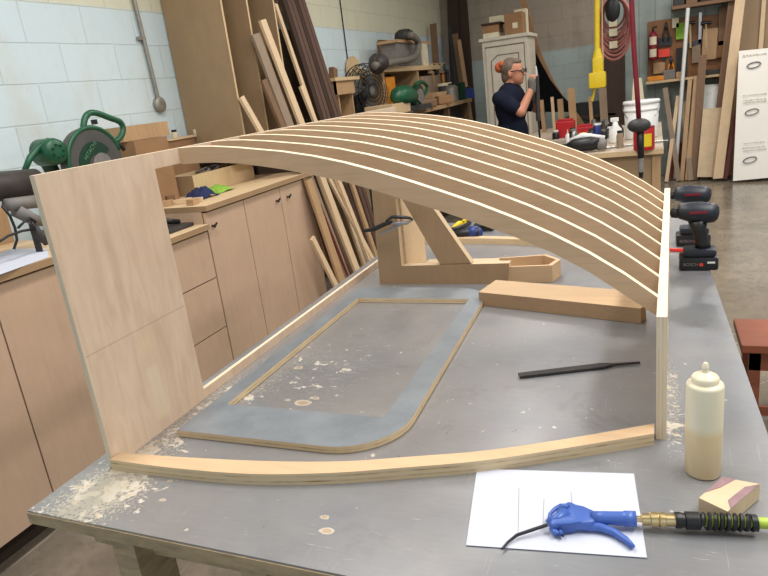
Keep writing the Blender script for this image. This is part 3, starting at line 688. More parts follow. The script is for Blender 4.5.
for L_ in ([(2, 206), (10, 216), (15, 228), (17, 240), (14, 249)], [(-6, 245), (8, 236), (22, 231), (34, 229)], [(18, 228), (24, 222), (30, 218), (36, 222)], [(32, 222), (36, 230), (42, 238), (47, 244)]):
    MB().tube([aX(x, y, -2.42) for x, y in L_], .0055, 8).build('wire', 'black', wr, 'all')
MB().tube([aX(36, 226, -2.42), aX(40, 236, -2.42), aX(47, 243, -2.42)], [.010, .016, .016], 8).build('plug', 'charcoal', wr, 'all')
tag(MB().box((-2.94, 1.5, CZ), (-2.90, 2.18, 1.29)).build('wood_strip', 'tan'), 'tan wooden board standing against the wall behind the wires', 'board')

# boxes behind saw, and on tall counter
bh = thing('fence_board', 'long plywood fence board standing on the tall counter against the wall', 'board', (-2.86, 3.3, CZ))
tag(MB().box((-2.93, 2.92, CZ), (-2.72, 3.22, 1.50), rz=.05).build('cardboard_box', 'card'), 'larger tan box behind the green saw against the blue wall', 'box')
tag(MB().box((-2.93, 2.90, 1.502), (-2.75, 3.28, 1.585), rz=-.03).build('wooden_offcut', 'tan'), 'thick tan offcut lying on top of the box behind the saw', 'offcut')
MB().box((-2.90, 3.30, CZ), (-2.87, 3.66, 1.46)).build('fence', 'card', bh)
MB().box((-2.90, 3.28, 1.46), (-2.86, 3.68, 1.475)).build('top_strip', 'pale', bh)
for px, lab_ in ((177, 'left dark-capped jar on the fence board behind the panel'), (199, 'right dark-capped jar on the fence board behind the panel')):
    pz = aX(px, 146, -2.88); j = thing('jar', lab_, 'jar', (-2.88, pz.y, 1.475)); MB().lathe([(.018, 0), (.02, .005), (.02, .03), (.013, .036)], (-2.88, pz.y, 1.475)).build('glass', 'tag', j, True)
    MB().lathe([(.016, .036), (.016, .05)], (-2.88, pz.y, 1.475)).build('lid', 'black', j)
cb = thing('cardboard_tray', 'open tan wooden box full of dark clutter on the tall counter', 'box', (-2.76, 3.6, CZ))
P4 = [(-2.86, 3.30), (-2.66, 3.30), (-2.66, 3.98), (-2.86, 3.98)]
sh, I = shell(P4, .012, CZ, CZ+.125, MB()); sh.build('walls', ['sheet_edge', 'sheet'], cb, fn=lambda n, c: 1 if n.y < -.5 else 0)
MB().prism([(x, y, CZ) for x, y in I], (0, 0, .008)).build('bottom', 'brown', cb)
ct = thing('clutter_tool', 'dark tangled cable and tools inside the open tan box', 'tools', (-2.70, 3.3, CZ+.01))
for k in range(9):
    a_ = random.random()*6; c0 = V((-2.76+.03*math.cos(a_), 3.58+.18*math.sin(a_), CZ+.03+.012*k)); MB().tube([c0+V((-.05, -.03, 0)), c0+V((0, .03, .02)), c0+V((.05, -.01, .01)), c0+V((.03, -.05, -.01))], .009, 8).build('coil', ['black', 'grey', 'charcoal'][k % 3], ct, 'all')
for k, (x, y, w_, l_, hh, m_, lab_) in enumerate(((-2.42, 2.96, .05, .05, .03, 'tan', 'small square wood block left of the blue cloth'), (-2.50, 3.03, .16, .03, .025, 'pale', 'thin pale wood strip beside the blue cloth'), (-2.62, 2.97, .08, .06, .03, 'tan', 'tan wood offcut at the back corner of the tall counter'), (-2.56, 3.10, .2, .03, .02, 'pale', 'long pale strip behind the wood offcuts'), (-2.66, 3.06, .05, .03, .045, 'brown', 'dark brown block standing among the offcuts'))):
    tag(MB().box((x-w_/2, y-l_/2, CZ), (x+w_/2, y+l_/2, CZ+hh), rz=.3*k).build('wood_block', m_), lab_, 'wood block', 'wood offcuts on the tall counter')
def cloth(name, c, r, mat, label, h=.05, seed=1):
    m = MB(); n = 14; V_ = {}
    for i in range(n+1):
        for j in range(n+1):
            u, w = i/n*2-1, j/n*2-1; f = max(0, 1-(u*u+w*w)*.75)
            nz = mnoise.noise(V((u*2.2+seed, w*2.2, seed)))
            V_[i, j] = m.bm.verts.new(V((c[0]+u*r[0]*(1+.2*nz), c[1]+w*r[1]*(1-.2*nz), c[2]+.002+h*f*(.55+.9*abs(nz)))))
    for i in range(n):
        for j in range(n): m._f([V_[i, j], V_[i+1, j], V_[i+1, j+1], V_[i, j+1]])
    base = [V_[0, j] for j in range(n+1)]
    return tag(m.build(name, mat, None, 'all'), label, 'cloth')
q = aZ(198, 198, CZ); cloth('cleaning_cloth', (q.x+.02, q.y, CZ), (.08, .09), 'navy', 'crumpled dark blue cloth on the tall counter', .085, 3)
q = aZ(219, 192, CZ); cloth('cleaning_cloth', (q.x-.02, q.y+.02, CZ), (.08, .09), 'lime', 'lime green cloth beside the crumpled blue one', .05, 8)
# dark hand tool on the low counter
ht = thing('hand_plane', 'black hand tool lying on the lower counter beside the tall cabinet', 'hand tool', (-2.45, 2.78, LZ))
MB().box((-2.60, 2.62, LZ), (-2.36, 2.86, LZ+.02), bev=.004).build('sole', 'charcoal', ht)
MB().tube([(-2.50, 2.68, LZ+.03), (-2.46, 2.76, LZ+.05), (-2.44, 2.84, LZ+.03)], [.015, .018, .012]).build('grip', 'black', ht, 'all')
# end panel strip of the tall counter step
# ================================================================== vertical sheet rack
rk = thing('sheet_rack', 'tall plywood divider rack standing on the counter against the blue wall', 'rack', (-2.72, 4.0, CZ))
MB().box((-2.90, 3.685, 1.285), (-2.49, 4.33, 1.30)).build('rack_base', 'sheet', rk)
ef_x = lambda n, c: 1 if n.x > .5 else 0
for y, xr in ((3.70, -2.492), (3.985, -2.485), (4.32, -2.478)):
    MB().box((-2.94, y-.009, 1.301), (xr, y+.009, 3.2)).build('divider', ['sheet', 'sheet_edge'], rk, fn=ef_x)
MB().box((-2.945, 3.71, CZ), (-2.905, 4.14, 3.2)).build('back_panel', 'brown', rk)
# ================================================================== leaning lumber by the left wall
tag(MB().bar((-2.86, 5.0, 0), (-2.92, 5.0, 2.2), 1.25, .02, (0, 1, 0)).build('leaning_sheet', 'dkbrown'), 'dark brown sheet leaning behind the stacked lumber at the left wall', 'board')
LB = [ # top px, lower px, X top, X lower, width, mat, label
 ((262, 20), (303, 128), -2.44, -2.33, .075, 'pale', 'pale board leaning in front of the dividers, tallest light one in the lumber'),
 ((255, 34), (291, 130), -2.455, -2.36, .10, 'grey_board', 'wide weathered grey-brown board leaning against the rightmost divider'),
 ((275, 4), (316, 124), -2.70, -2.50, .045, 'pale', 'slim pale board leaning left of the dark mouldings'),
 ((301, 86), (316, 124), -2.46, -2.40, .055, 'pale', 'short pale board with square top beside the dark mouldings'),
 ((270, 40), (300, 126), -2.52, -2.42, .09, 'brown', 'brown board leaning between the two tall pale boards'),
 ((263, 80), (283, 128), -2.40, -2.35, .06, 'brown', 'dark brown board low in front of the weathered wide board'),
 ((241, 97), (262, 134), -2.47, -2.40, .05, 'pale', 'pale stick leaning between the first two dividers'),
 ((318, 172), (358, 274), -2.30, -2.14, .070, 'pale', 'broad pale board leaning in the middle of the lumber beside the cabinet'),
 ((328, 176), (375, 264), -2.36, -2.14, .050, 'pale', 'pale board slanting across behind the broad pale one'),
 ((319, 205), (350, 284), -2.25, -2.16, .028, 'maroonwood', 'narrow dark red strip leaning left of the broad pale board'),
 ((308, 180), (344, 288), -2.26, -2.13, .085, 'tan', 'wide tan board leaning at the cabinet end'),
 ((312, 238), (338, 290), -2.18, -2.12, .050, 'pale', 'lowest pale board leaning beside the cabinet end'),
 ((338, 178), (366, 262), -2.45, -2.26, .060, 'grey_board', 'grey-brown board leaning behind the slanting pale one'),
 ((350, 178), (374, 250), -2.45, -2.26, .055, 'tan', 'tan board leaning furthest right beside the bracket'),
 ((300, 160), (330, 262), -2.36, -2.26, .09, 'brown', 'brown board leaning furthest back beside the cabinet end'),
]
for (tp, bp_, xt, xb, w_, m_, lab_) in LB:
    zb = 1.302 if tp[0] == 241 else .012
    a, b_ = aX(*tp, xt), aX(*bp_, xb); d_ = b_-a; f_ = (a.z-zb)/(a.z-b_.z); bb = a+d_*f_; bb.x = min(bb.x, -1.98)
    tag(MB().bar(bb, a, w_, .02, (0, 1, 0)).build('lumber_board', m_), lab_, 'board', 'boards leaning at the left wall')
ordn = ['first', 'second', 'third', 'fourth', 'fifth', 'sixth']
for k in range(6):
    tag(MB().bar((-2.34+.008*k, 5.02+.066*k, .012), (-2.90, 5.11+.066*k, 2.75), .060, .03, (0, 1, 0)).build('moulding_strip', 'walnut' if k % 3 else 'dkbrown'), 'dark brown moulding leaning on the left wall, %s of six from the left' % ordn[k], 'moulding', 'dark mouldings leaning at the left wall')

# ================================================================== left wall machinery shelf (beyond the lumber)
sbn = thing('machinery_bench', 'long cluttered wooden bench along the far part of the left wall', 'bench', (-2.6, 7.4, 0))
MB().box((-2.94, 6.75, 1.33), (-2.25, 8.75, 1.37)).build('bench_top', 'tan', sbn)
for y in (6.8, 7.8, 8.7):
    for x in (-2.9, -2.33): MB().box((x-.03, y-.03, 0), (x+.03, y+.03, 1.33)).build('leg', 'brown', sbn)
MB().box((-2.42, 6.85, .05), (-2.40, 8.7, 1.33)).build('dark_backing', 'dkbrown', sbn)  # added dark sheet, makes the space under the bench read as dark
WB = 1.3715
st = thing('tool_stand', 'small tan plywood stand with angled cleats at the end of the dark mouldings', 'stand', (-2.62, 5.7, 0))
Xq = -2.72
a, b_ = aX(322, 80, Xq), aX(355, 76, Xq); y0, y1 = a.y+.06, min(b_.y, 5.98); z1 = (a.z+b_.z)/2
MB().box((-2.92, y0, z1-.03), (-2.62, y1, z1)).build('shelf_top', 'sheet_edge', st)
MB().box((-2.92, y0+.03, z1-.16), (-2.64, y0+.05, z1-.03)).build('rail', 'tan', st)
MB().box((-2.66, y0+.03, z1-.15), (-2.64, y1-.1, z1-.03)).build('rail', 'tan', st)
MB().box((-2.92, y0+.10, 0), (-2.66, y0+.12, z1-.15)).build('side_board', 'tan', st)
MB().box((-2.92, y1-.14, 0), (-2.66, y1-.12, z1-.15)).build('side_board', 'tan', st)
MB().box((-2.92, y0+.12, z1-.42), (-2.66, y1-.14, z1-.40)).build('shelf', 'sheet_edge', st)
MB().box((-2.93, y0+.12, 0), (-2.92, y1-.14, z1-.03)).build('back_board', 'brown', st)
for k, (px, ang) in enumerate(((326, .15), (335, -.12))):
    c0 = aX(px, 76, Xq); tag(MB().bar(V((Xq-.02, c0.y, z1)), V((Xq-.02, c0.y-ang*.2, z1+.09)), .08, .05, (0, 1, 0)).build('wood_block', ['tan', 'brown'][k]), ['tan wood block on the left of the small plywood stand', 'brown wood block leaning on the right of the small plywood stand'][k], 'wood block', 'wood blocks on the plywood stand')
# pedestal fan
Xf = -2.70
fc = aX(366, 92, Xf); fn_ = thing('pedestal_fan', 'large round wire cage fan standing at the left wall', 'fan', (Xf, fc.y, 0))
ax = V((.93, -.36, .05)).normalized(); _, fu, fw = basis(ax); R_ = .275
cg = MB()
for s_ in (0, 1):
    for r_, off in ((R_, .03), (R_*.98, .06), (R_*.85, .075), (R_*.7, .09), (R_*.55, .095), (R_*.4, .10), (R_*.25, .105)):
        cg.tube(arc(fc+ax*off*(1 if s_ else -.8), fu, fw, r_, 0, 2*math.pi, 32), .0045, 5, False)
for k in range(40):
    a_ = 2*math.pi*k/28; dr = fu*math.cos(a_)+fw*math.sin(a_)
    cg.tube([fc+ax*.105+dr*.05, fc+ax*.09+dr*R_*.7, fc+ax*.03+dr*R_], .0025, 4, False)
    cg.tube([fc-ax*.08+dr*.05, fc-ax*.07+dr*R_*.7, fc-ax*.02+dr*R_], .0025, 4, False)
cg.build('cage', 'black', fn_)
bl = MB()
for k in range(3):
    a_ = 2*math.pi*k/3+.4; P_ = []
    for r_, w_ in ((.05, .22), (R_*.5, .55), (R_*.88, .62)): P_.append((r_, w_))
    L1 = [fc+(fu*math.cos(a_-w_)+fw*math.sin(a_-w_))*r_-ax*.02 for r_, w_ in P_]; L2 = [fc+(fu*math.cos(a_+w_)+fw*math.sin(a_+w_))*r_+ax*.03 for r_, w_ in P_]
    bl.strip(L1, L2, ax*.004)
bl.build('blades', 'grey', fn_)
MB().lathe([(.05, -.06), (.055, 0), (.05, .09), (.02, .10)], fc, ax, 16).build('hub', 'grey', fn_, 'all')
MB().lathe([(.07, -.24), (.085, -.2), (.085, -.09), (.05, -.08)], fc+ax*.06, ax, 16).build('motor', 'black', fn_, 'all')
MB().tube([(fc.x-ax.x*.10, fc.y-ax.y*.10, .02), (fc.x-ax.x*.10, fc.y-ax.y*.10, fc.z-.05)], .022).build('pole', 'charcoal', fn_, True)
MB().lathe([(.14, 0), (.135, .03), (.04, .05)], (fc.x-ax.x*.10, fc.y-ax.y*.10, 0), (0, 0, 1), 28).build('base', 'black', fn_, True)
# rounded tan wooden piece behind the fan
c0 = aX(354, 62, -2.9); pr = [V((-2.93, c0.y-.16, .01)), V((-2.93, c0.y-.16, c0.z-.1))]+[V((-2.93, c0.y-.16*math.cos(k*math.pi/8), c0.z-.1+.16*math.sin(k*math.pi/8))) for k in range(1, 8)]+[V((-2.93, c0.y+.16, c0.z-.1)), V((-2.93, c0.y+.16, .01))]
tag(MB().prism(pr, (.03, 0, 0)).build('arched_template', 'sheet_edge'), 'tan arch-topped wooden template leaning on the wall behind the fan', 'template')
# planer/dust collector group: wooden shelf box, machine, flexible hose
Xm = -2.55
bsx = thing('tool_shelf', 'tan wooden shelf unit with drawers carrying the grey machine', 'shelf', (-2.7, aX(415, 80, Xm).y, WB))
a, b_ = aX(382, 70, Xm), aX(443, 60, Xm); zt_ = aX(412, 66, Xm).z; y0, y1 = a.y, b_.y
MB().box((-2.92, y0, zt_-.05), (Xm+.02, y1-.2, zt_)).build('shelf_top', 'sheet_edge', bsx)
for yy in (y0, (y0+y1)/2, y1-.25): MB().box((-2.92, yy, WB), (Xm, yy+.05, zt_-.05)).build('upright', 'tan', bsx)
MB().box((-2.92, y0, WB), (-2.88, y1-.2, zt_-.05)).build('back', 'dkbrown', bsx)
MB().box((-2.86, y0+.06, WB+.02), (Xm+.005, y0+.32, zt_-.10)).build('drawer', 'orange', bsx)
MB().box((-2.86, (y0+y1)/2+.10, WB+.12), (Xm+.005, y1-.3, zt_-.12)).build('drawer', 'grey_board', bsx)
mc = thing('thickness_planer', 'grey box machine with a black motor on top on the tan shelf', 'machine', (-2.72, aX(410, 55, Xm).y, zt_))
a, b_ = aX(400, 60, Xm), aX(431, 45, Xm)
MB().box((-2.76, a.y, zt_), (Xm-.02, b_.y-.15, aX(412, 42, Xm).z), bev=.012).build('housing', 'grey', mc)
MB().box((-2.78, a.y-.05, aX(412, 43, Xm).z), (Xm, b_.y, aX(412, 43, Xm).z+.03)).build('top_plate', 'tan', mc)
MB().lathe([(.10, 0), (.115, .05), (.105, .10), (.06, .13)], (-2.65, aX(413, 40, Xm).y, aX(412, 43, Xm).z+.03), (0, 0, 1), 20).build('motor', 'charcoal', mc, 'all')
MB().box((Xm-.02, b_.y-.35, zt_), (Xm, b_.y-.15, aX(412, 43, Xm).z)).build('side_plate', 'tag', mc)
hz = [aX(x, y, Xm+.08) for x, y in ((374, 66), (380, 64), (386, 64), (394, 62), (406, 60), (414, 57), (418, 50), (418, 42), (414, 37), (410, 35))]
hz = smoothed([tuple(p) for p in hz], 6); ho = MB(); ho.tube(hz, [.033+.005*(i % 2) for i in range(len(hz))], 14); tag(ho.build('flexible_hose', 'duct', None, 'all'), 'grey ribbed dust hose curving up over the machine', 'hose')
tag(MB().ell(aX(377, 64, Xm+.05), (.08, .11, .10)).lathe([(.06, 0), (.075, .1)], aX(377, 64, Xm+.05), (.8, -.5, .1), 16).build('blower_housing', 'ductdark', None, 'all'), 'dark rounded blower housing at the left end of the dust hose', 'blower')
tag(MB().box((-2.93, aX(381, 50, -2.9).y, aX(381, 60, -2.9).z), (-2.9, aX(396, 50, -2.9).y, aX(385, 40, -2.9).z)).build('wall_panel', 'brown'), 'brown square board on the wall behind the grey machine', 'board')
# second green saw
s2 = thing('miter_saw', 'smaller green miter saw on the far wall bench right of the fan', 'saw', (-2.4, aX(412, 100, -2.4).y, WB))
B = lambda x, y, X=-2.35: aX(x, y, X)
MB().tube([B(395, 98), B(399, 96), B(406, 95), B(411, 97)], [.05, .095, .10, .085], 14).build('motor', 'green', s2, 'all')
MB().tube(smoothed([tuple(B(*q_)) for q_ in ((411, 92), (416, 84), (422, 82), (427, 86), (426, 92), (421, 97))], 4), .020, 8).build('handle', 'green', s2, 'all')
c0 = B(416, 101); m = MB(); m.prism([V((c0.x, p_.y, p_.z)) for p_ in arc(c0, uY, uZ, .17, math.radians(-20), math.radians(190), 18)], (.05, 0, 0)); m.build('blade_guard', 'dkgreen', s2)
m = MB(); m.prism([V((c0.x+.05, p_.y, p_.z)) for p_ in arc(c0, uY, uZ, .12, math.radians(-40), math.radians(170), 18)], (.012, 0, 0)); m.build('guard_plate', 'grey', s2)
MB().bar(B(411, 112), B(414, 104), .03, .02, (1, 0, 0)).build('blade_tip', 'white', s2)
MB().box((-2.6, B(412, 104).y-.2, WB), (-2.2, B(412, 104).y+.2, WB+.05)).build('base', 'charcoal', s2)
# misc objects on the far wall bench (between saw and corner)
def obx(px, py, X, size, mat, name, label, cat, z=WB, group=None, rz=0):
    c0 = aX(px, py, X); w_, l_, h_ = size
    return tag(MB().box((X-w_/2, c0.y-l_/2, z), (X+w_/2, c0.y+l_/2, z+h_), rz=rz, bev=.006).build(name, mat), label, cat, group)
obx(434, 108, -2.45, (.25, .34, .14), 'tan', 'wooden_crate', 'tan wooden box on the far bench right of the smaller saw', 'box')
obx(388, 107, -2.45, (.3, .5, .10), 'sheet_edge', 'wood_block', 'pale timber offcut on the far bench below the fan hose', 'offcut')
obx(383, 85, -2.72, (.12, .22, .36), 'tag', 'storage_bin', 'cream upright bin behind the fan cage', 'bin')
c0 = aX(444, 92, -2.5)
bk = thing('paint_can', 'dark round can with pale rim on the far bench near the corner', 'can', (-2.5, c0.y, WB))
MB().lathe([(.10, 0), (.10, .20)], (-2.5, c0.y, WB)).build('can_body', 'charcoal', bk, True); MB().lathe([(.11, .20), (.11, .235)], (-2.5, c0.y, WB)).build('rim', 'tag', bk, True)
for k, (px, py, r_, hh, m_, lb) in enumerate(((452, 104, .09, .2, 'galv', 'grey metal can on the far bench at the corner'), (461, 108, .08, .16, 'dksteel', 'dark steel canister beside the grey can'), (404, 84, .06, .22, 'charcoal', 'dark bottle standing behind the smaller green saw'), (468, 112, .11, .13, 'toolblue', 'dull blue container at the end of the far bench'))):
    c0 = aX(px, py, -2.4); t = thing('canister', lb, 'canister', (-2.4, c0.y, WB)); MB().lathe([(r_, 0), (r_, hh*.85), (r_*.6, hh)], (-2.4, c0.y, WB)).build('canister_body', m_, t, True); MB().lathe([(r_*.5, hh), (r_*.5, hh+.02)], (-2.4, c0.y, WB)).build('lid', 'black', t, True)
random.seed(21)
for k, (px, X_, hh, m_, lb) in enumerate(((399, -2.7, .26, 'dkbrown', 'dark brown bin on the far bench behind the smaller green saw'), (431, -2.72, .22, 'charcoal', 'black crate on the far bench under the hanging clamps'), (447, -2.65, .20, 'black', 'black bag slumped on the far bench by the corner'), (425, -2.32, .09, 'brown', 'flat brown offcut at the front edge of the far bench'), (441, -2.33, .10, 'card', 'small cardboard box at the front edge of the far bench'), (462, -2.45, .22, 'dkgreen', 'dull green bag at the corner end of the far bench'))):
    c0 = aX(px, 100, X_); c0.y = min(c0.y, 8.6); tag(MB().box((X_-.10, c0.y-.13, WB), (X_+.10, c0.y+.13, WB+hh), rz=.2*k, bev=.02).build(['storage_bin', 'crate', 'cloth_bag', 'offcut', 'cardboard_box', 'cloth_bag'][k], m_), lb, ['bin', 'crate', 'bag', 'offcut', 'box', 'bag'][k])
# row of hanging clamps on a rail
rl = thing('tool_rail', 'wooden rail on the left wall holding dark hanging tools', 'tool rail', aX(430, 62, -2.88))
XR = -2.56
a, b_ = aX(427, 65, XR), aX(447, 60, XR)
MB().box((-2.94, a.y, a.z-.02), (XR-.03, b_.y, a.z+.02)).build('rail', 'sheet_edge', rl)
MB().box((-2.94, a.y, a.z-.22), (-2.90, b_.y, a.z-.02)).build('back_board', 'dkbrown', rl)
for k in range(4):
    yy = a.y+(b_.y-a.y)*(k+.5)/4; t = thing('hanging_clamp', 'dark clamp hanging from the wall rail, %s from the left' % ordn[k], 'clamp', (XR, yy, a.z-.35), 'clamps hanging from the wall rail')
    MB().tube([(XR-.01, yy, a.z+.01), (XR-.01, yy, a.z-.30)], .014, 8).build('bar', 'charcoal', t); MB().bar((XR, yy-.05, a.z-.08), (XR, yy+.09, a.z-.10), .04, .04, (0, 0, 1)).build('jaw', ['tan', 'black', 'tan', 'charcoal'][k], t); MB().tube([(XR, yy+.07, a.z-.10), (XR, yy+.07, a.z-.26)], .022, 8).build('handle', ['tan', 'brown', 'orange', 'black'][k], t)
# tall boards in the corner
for px0, px1, py0, py1, Y, m_, lb, w_ in ((433, 440, 24, 120, 9.0, 'brown', 'brown plank leaning at the left of the dark corner', .09), (452, 457, -20, 120, 9.82, 'dkbrown', 'tall dark brown plank reaching out of view in the corner', .16), (450, 460, 26, 118, 9.6, 'charcoal', 'dark grey pole leaning in the corner', .05), (455, 467, 34, 120, 9.4, 'brown', 'brown plank leaning right of the dark pole', .08), (459, 471, 40, 120, 9.3, 'tan', 'narrow tan plank leaning rightmost in the corner', .05)):
    a, b_ = aY(px0, py0, Y+.25 if Y < 9.7 else 9.93), aY(px1, py1, Y); d_ = (b_-a); bb = a+d_*((a.z-.02)/(a.z-b_.z)); 
    tag(MB().bar(bb, a, w_, .03, (1, 0, 0)).build('corner_plank', m_), lb, 'plank', 'planks standing in the back corner')
# dark vertical post on back wall left of the cabinet
a, b_ = aY(456, 0, 9.97), aY(472, 60, 9.97)
tag(MB().box((a.x, 9.93, 0), (a.x+.16, 9.99, 3.5)).build('wall_post', 'dkbrown'), 'dark timber post on the back wall left of the white cabinet', 'post')

# ================================================================== WHITE CABINET and boxes
YC = 8.0
wc = thing('white_cabinet', 'tall worn white painted cabinet behind the standing person', 'cabinet', (-1.62, 8.3, 0))
xl, xr, zt_ = -1.885, -1.36, 2.01
MB().box((xl, YC, 0), (xr, YC+.55, zt_)).build('carcass', 'whitecab', wc)
MB().box((xl-.03, YC-.03, zt_), (xr+.03, YC+.58, zt_+.035)).build('cornice', 'whitecab', wc)
d = MB().box((xl+.04, YC-.02, .15), (xr-.04, YC, zt_-.08), bev=.004).build('door', 'whitecab', wc)
ln = MB()
x0_, x1_, z0_, z1_ = xl+.10, xr-.10, .3, zt_-.17
for a, b_ in (((x0_, z0_), (x0_, z1_-.06)), ((x0_, z1_-.06), (x0_+.08, z1_)), ((x0_+.08, z1_), (x1_, z1_)), ((x1_, z1_), (x1_, z0_)), ((x1_, z0_), (x0_, z0_))):
    ln.bar((a[0], YC-.021, a[1]), (b_[0], YC-.021, b_[1]), .006, .010, (0, 1, 0))
ln.bar((xl+.03, YC-.003, zt_-.07), (xr-.03, YC-.003, zt_-.07), .008, .012, (0, 1, 0)); ln.bar((xr-.035, YC-.003, zt_-.07), (xr-.035, YC-.003, .2), .008, .010, (0, 1, 0)); ln.build('door_moulding', 'grey_brown', d)
MB().lathe([(.014, 0), (.012, .02), (.02, .03)], (xr-.07, YC-.02, 1.25), (0, -1, 0), 12).build('knob', 'grey_brown', d, True)
CT = zt_+.0355
def cbox(px0, py0, px1, py1, y0, dep, mat, name, label, z=None, lid=None):
    a, b_ = aY(px0, py0, y0), aY(px1, py1, y0); zz = CT if z is None else z
    return tag(MB().box((a.x, y0, zz), (b_.x, y0+dep, max(a.z, zz+.04))).build(name, mat), label, 'box'), max(a.z, zz+.04)
o1, z1 = cbox(483, 34, 499, 40, 8.05, .3, 'tag', 'shoe_box', 'pale small box at the left on top of the white cabinet')
o1, z2 = cbox(482, 26, 499, 34, 8.06, .28, 'card', 'shoe_box', 'brown lidded box stacked on the pale small box', z1+.001)
tag(MB().box(aY(481, 26, 8.03).xy.to_3d()+V((0, 0, z2+.001)), V((aY(500, 25, 8.03).x, 8.36, z2+.02))).build('box_lid', 'dkbrown'), 'dark lid lying on the brown box on the cabinet', 'lid')
t = thing('cardboard_carton', 'brown cardboard box with white label on top of the white cabinet', 'box', (-1.53, 8.2, CT))
a, b_ = aY(504, 14, 8.08), aY(523, 38, 8.08); MB().box((a.x, 8.08, CT), (b_.x, 8.32, a.z)).build('carton', 'card', t)
MB().box((a.x+.09, 8.078, (CT+a.z)/2-.05), (a.x+.15, 8.08, (CT+a.z)/2+.01)).build('shipping_label', 'tag', t)
cbox(489, 17, 503, 36, 8.40, .12, 'tag', 'storage_box', 'cream box at the back left on the white cabinet')
cbox(514, 10, 527, 36, 8.36, .15, 'tag', 'storage_box', 'cream box behind the labelled carton on the cabinet')
# curved bent plywood and the black cloth
Yv = 8.9
cv = smoothed([tuple(aY(x, y, Yv)) for x, y in ((520, -14), (525, 8), (531, 30), (538, 52), (549, 78), (560, 96), (568, 106), (576, 116), (585, 132), (590, 150), (598, 170), (605, 190))], 4)
tag(MB().strip([V(p)+V((-.035, 0, 0)) for p in cv], [V(p)+V((.035, 0, 0)) for p in cv], (0, .04, 0)).build('bent_strip', 'card'), 'curved brown strip sweeping down beside the white cabinet', 'strip')
bp = [aY(x, y, 8.75) for x, y in ((530, 45), (533, 48), (540, 62), (550, 80), (562, 96), (572, 106), (572, 112), (545, 112), (540, 140), (528, 140), (526, 70))]
m = MB(); m.prism(bp, (0, .05, 0)); tag(m.build('hanging_tarp', 'blackmatt'), 'black cloth hanging in a triangle right of the white cabinet', 'cloth')
cs0, cs1 = aY(573, 104, 9.65), aY(608, 111, 9.65)
tag(MB().box((cs0.x-.1, 9.6, cs1.z-.06), (cs1.x+.1, 9.995, cs1.z-.03)).build('ledge_shelf', 'dkbrown'), 'dark ledge on the back wall behind the upright stakes', 'shelf')
tag(MB().box((cs0.x, 9.65, cs1.z-.0295), (cs1.x, 9.9, cs0.z)).build('black_case', 'black'), 'long low black case behind the upright wood stakes', 'case')

# ================================================================== PERSON (facing right, dark shirt)
YP = 6.3
pr = lambda x, y, dy=0: aY(x, y, YP+dy)
body = MB()
hc = pr(513.5, 72); hr = .098
Fx = V((.97, -.22, 0)).normalized(); Sx = V((.22, .97, 0))  # facing, and her left (away from camera)
def L3(o, f, s, z): return o+Fx*f+Sx*s+V((0, 0, z))
Rf = Matrix((Fx, Sx, V((0, 0, 1)))).transposed()
body.ell(L3(hc, -.01, 0, .02), (.098, .078, .105), Rf, 20, 14)           # skull
body.ell(L3(hc, .035, 0, -.045), (.062, .058, .072), Rf, 16, 12)         # face / jaw
body.caps(L3(hc, .06, 0, -.095), .022, L3(hc, .075, 0, -.09), .02)        # chin
body.caps(L3(hc, .088, 0, .0), .010, L3(hc, .112, 0, -.03), .013)         # nose
body.caps(L3(hc, .085, -.015, -.062), .011, L3(hc, .085, .015, -.062), .011)  # mouth
for s_ in (-1, 1): body.ell(L3(hc, -.005, .078*s_, -.015), (.018, .012, .032), Rf, 10, 8)  # ears
for s_ in (-1, 1): body.ell(L3(hc, .082, .03*s_, .005), (.014, .014, .010), Rf, 10, 8)
nk = pr(508, 88); chest = pr(511, 106); pel = chest+V((-.01, 0, -.42))
body.caps(L3(hc, -.02, 0, -.07), .055, nk+V((0, 0, -.02)), .062)
body.ell(chest, (.13, .18, .21), Rf); body.ell(chest+V((0, 0, -.24)), (.125, .16, .17), Rf); body.ell(pel, (.135, .175, .14), Rf)
shR = L3(nk, -.01, -.175, -.085); shL = L3(nk, -.01, .175, -.085)
elR = pr(521, 112, -.20); haR = pr(532, 88, -.10); elL = L3(elR, .02, .34, 0); haL = pr(535, 97, .05)
for a, e, h_ in ((shR, elR, haR), (shL, elL, haL)):
    body.caps(a, .058, e, .046); body.caps(e, .044, h_, .030)
hipz = pel.z-.05; floorz = .0
for s_ in (-1, 1):
    hp = L3(pel, 0, .085*s_, -.05); kn = V((hp.x+.03, hp.y, .50)); an = V((hp.x-.02, hp.y, .09))
    body.caps(hp, .085, kn, .06); body.caps(kn, .058, an, .04); body.caps(an, .04, an+Fx*.15+V((0, 0, -.045)), .035)
def hand(mb, c, up, out, thumb):
    up, out, thumb = up.normalized(), out.normalized(), thumb.normalized()
    mb.caps(c-up*.02, .026, c+up*.03, .03)
    for k in range(4):
        o_ = c+up*.045+out*(-.027+.018*k); l_ = (.9, 1.0, .95, .78)[k]
        k1 = o_+up*.030*l_; k2 = k1+(thumb*.8+up*.3).normalized()*.026*l_; k3 = k2+(thumb*.4-up*.9).normalized()*.02*l_
        mb.caps(o_, .0095, k1, .009, 8); mb.caps(k1, .009, k2, .0085, 8); mb.caps(k2, .0085, k3, .008, 8)
    t0 = c+thumb*.02-out*.02; t1 = t0+(thumb*.7-out*.4+up*.5).normalized()*.035; mb.caps(t0, .012, t1, .010, 8); mb.caps(t1, .010, t1+(up*.8+thumb*.5).normalized()*.026, .009, 8)
hand(body, haR+V((.0, 0, .03)), V((.1, 0, 1)), Fx, Sx)
hand(body, haL+V((.0, 0, .03)), V((.1, 0, 1)), Fx, -Sx)
person = body.build('person', 'skin', None, origin=(pel.x, pel.y, 0))
tag(person, 'person in navy shirt and glasses standing in profile, holding a tool upright', 'person')
remeshed(person, .0075, 3)
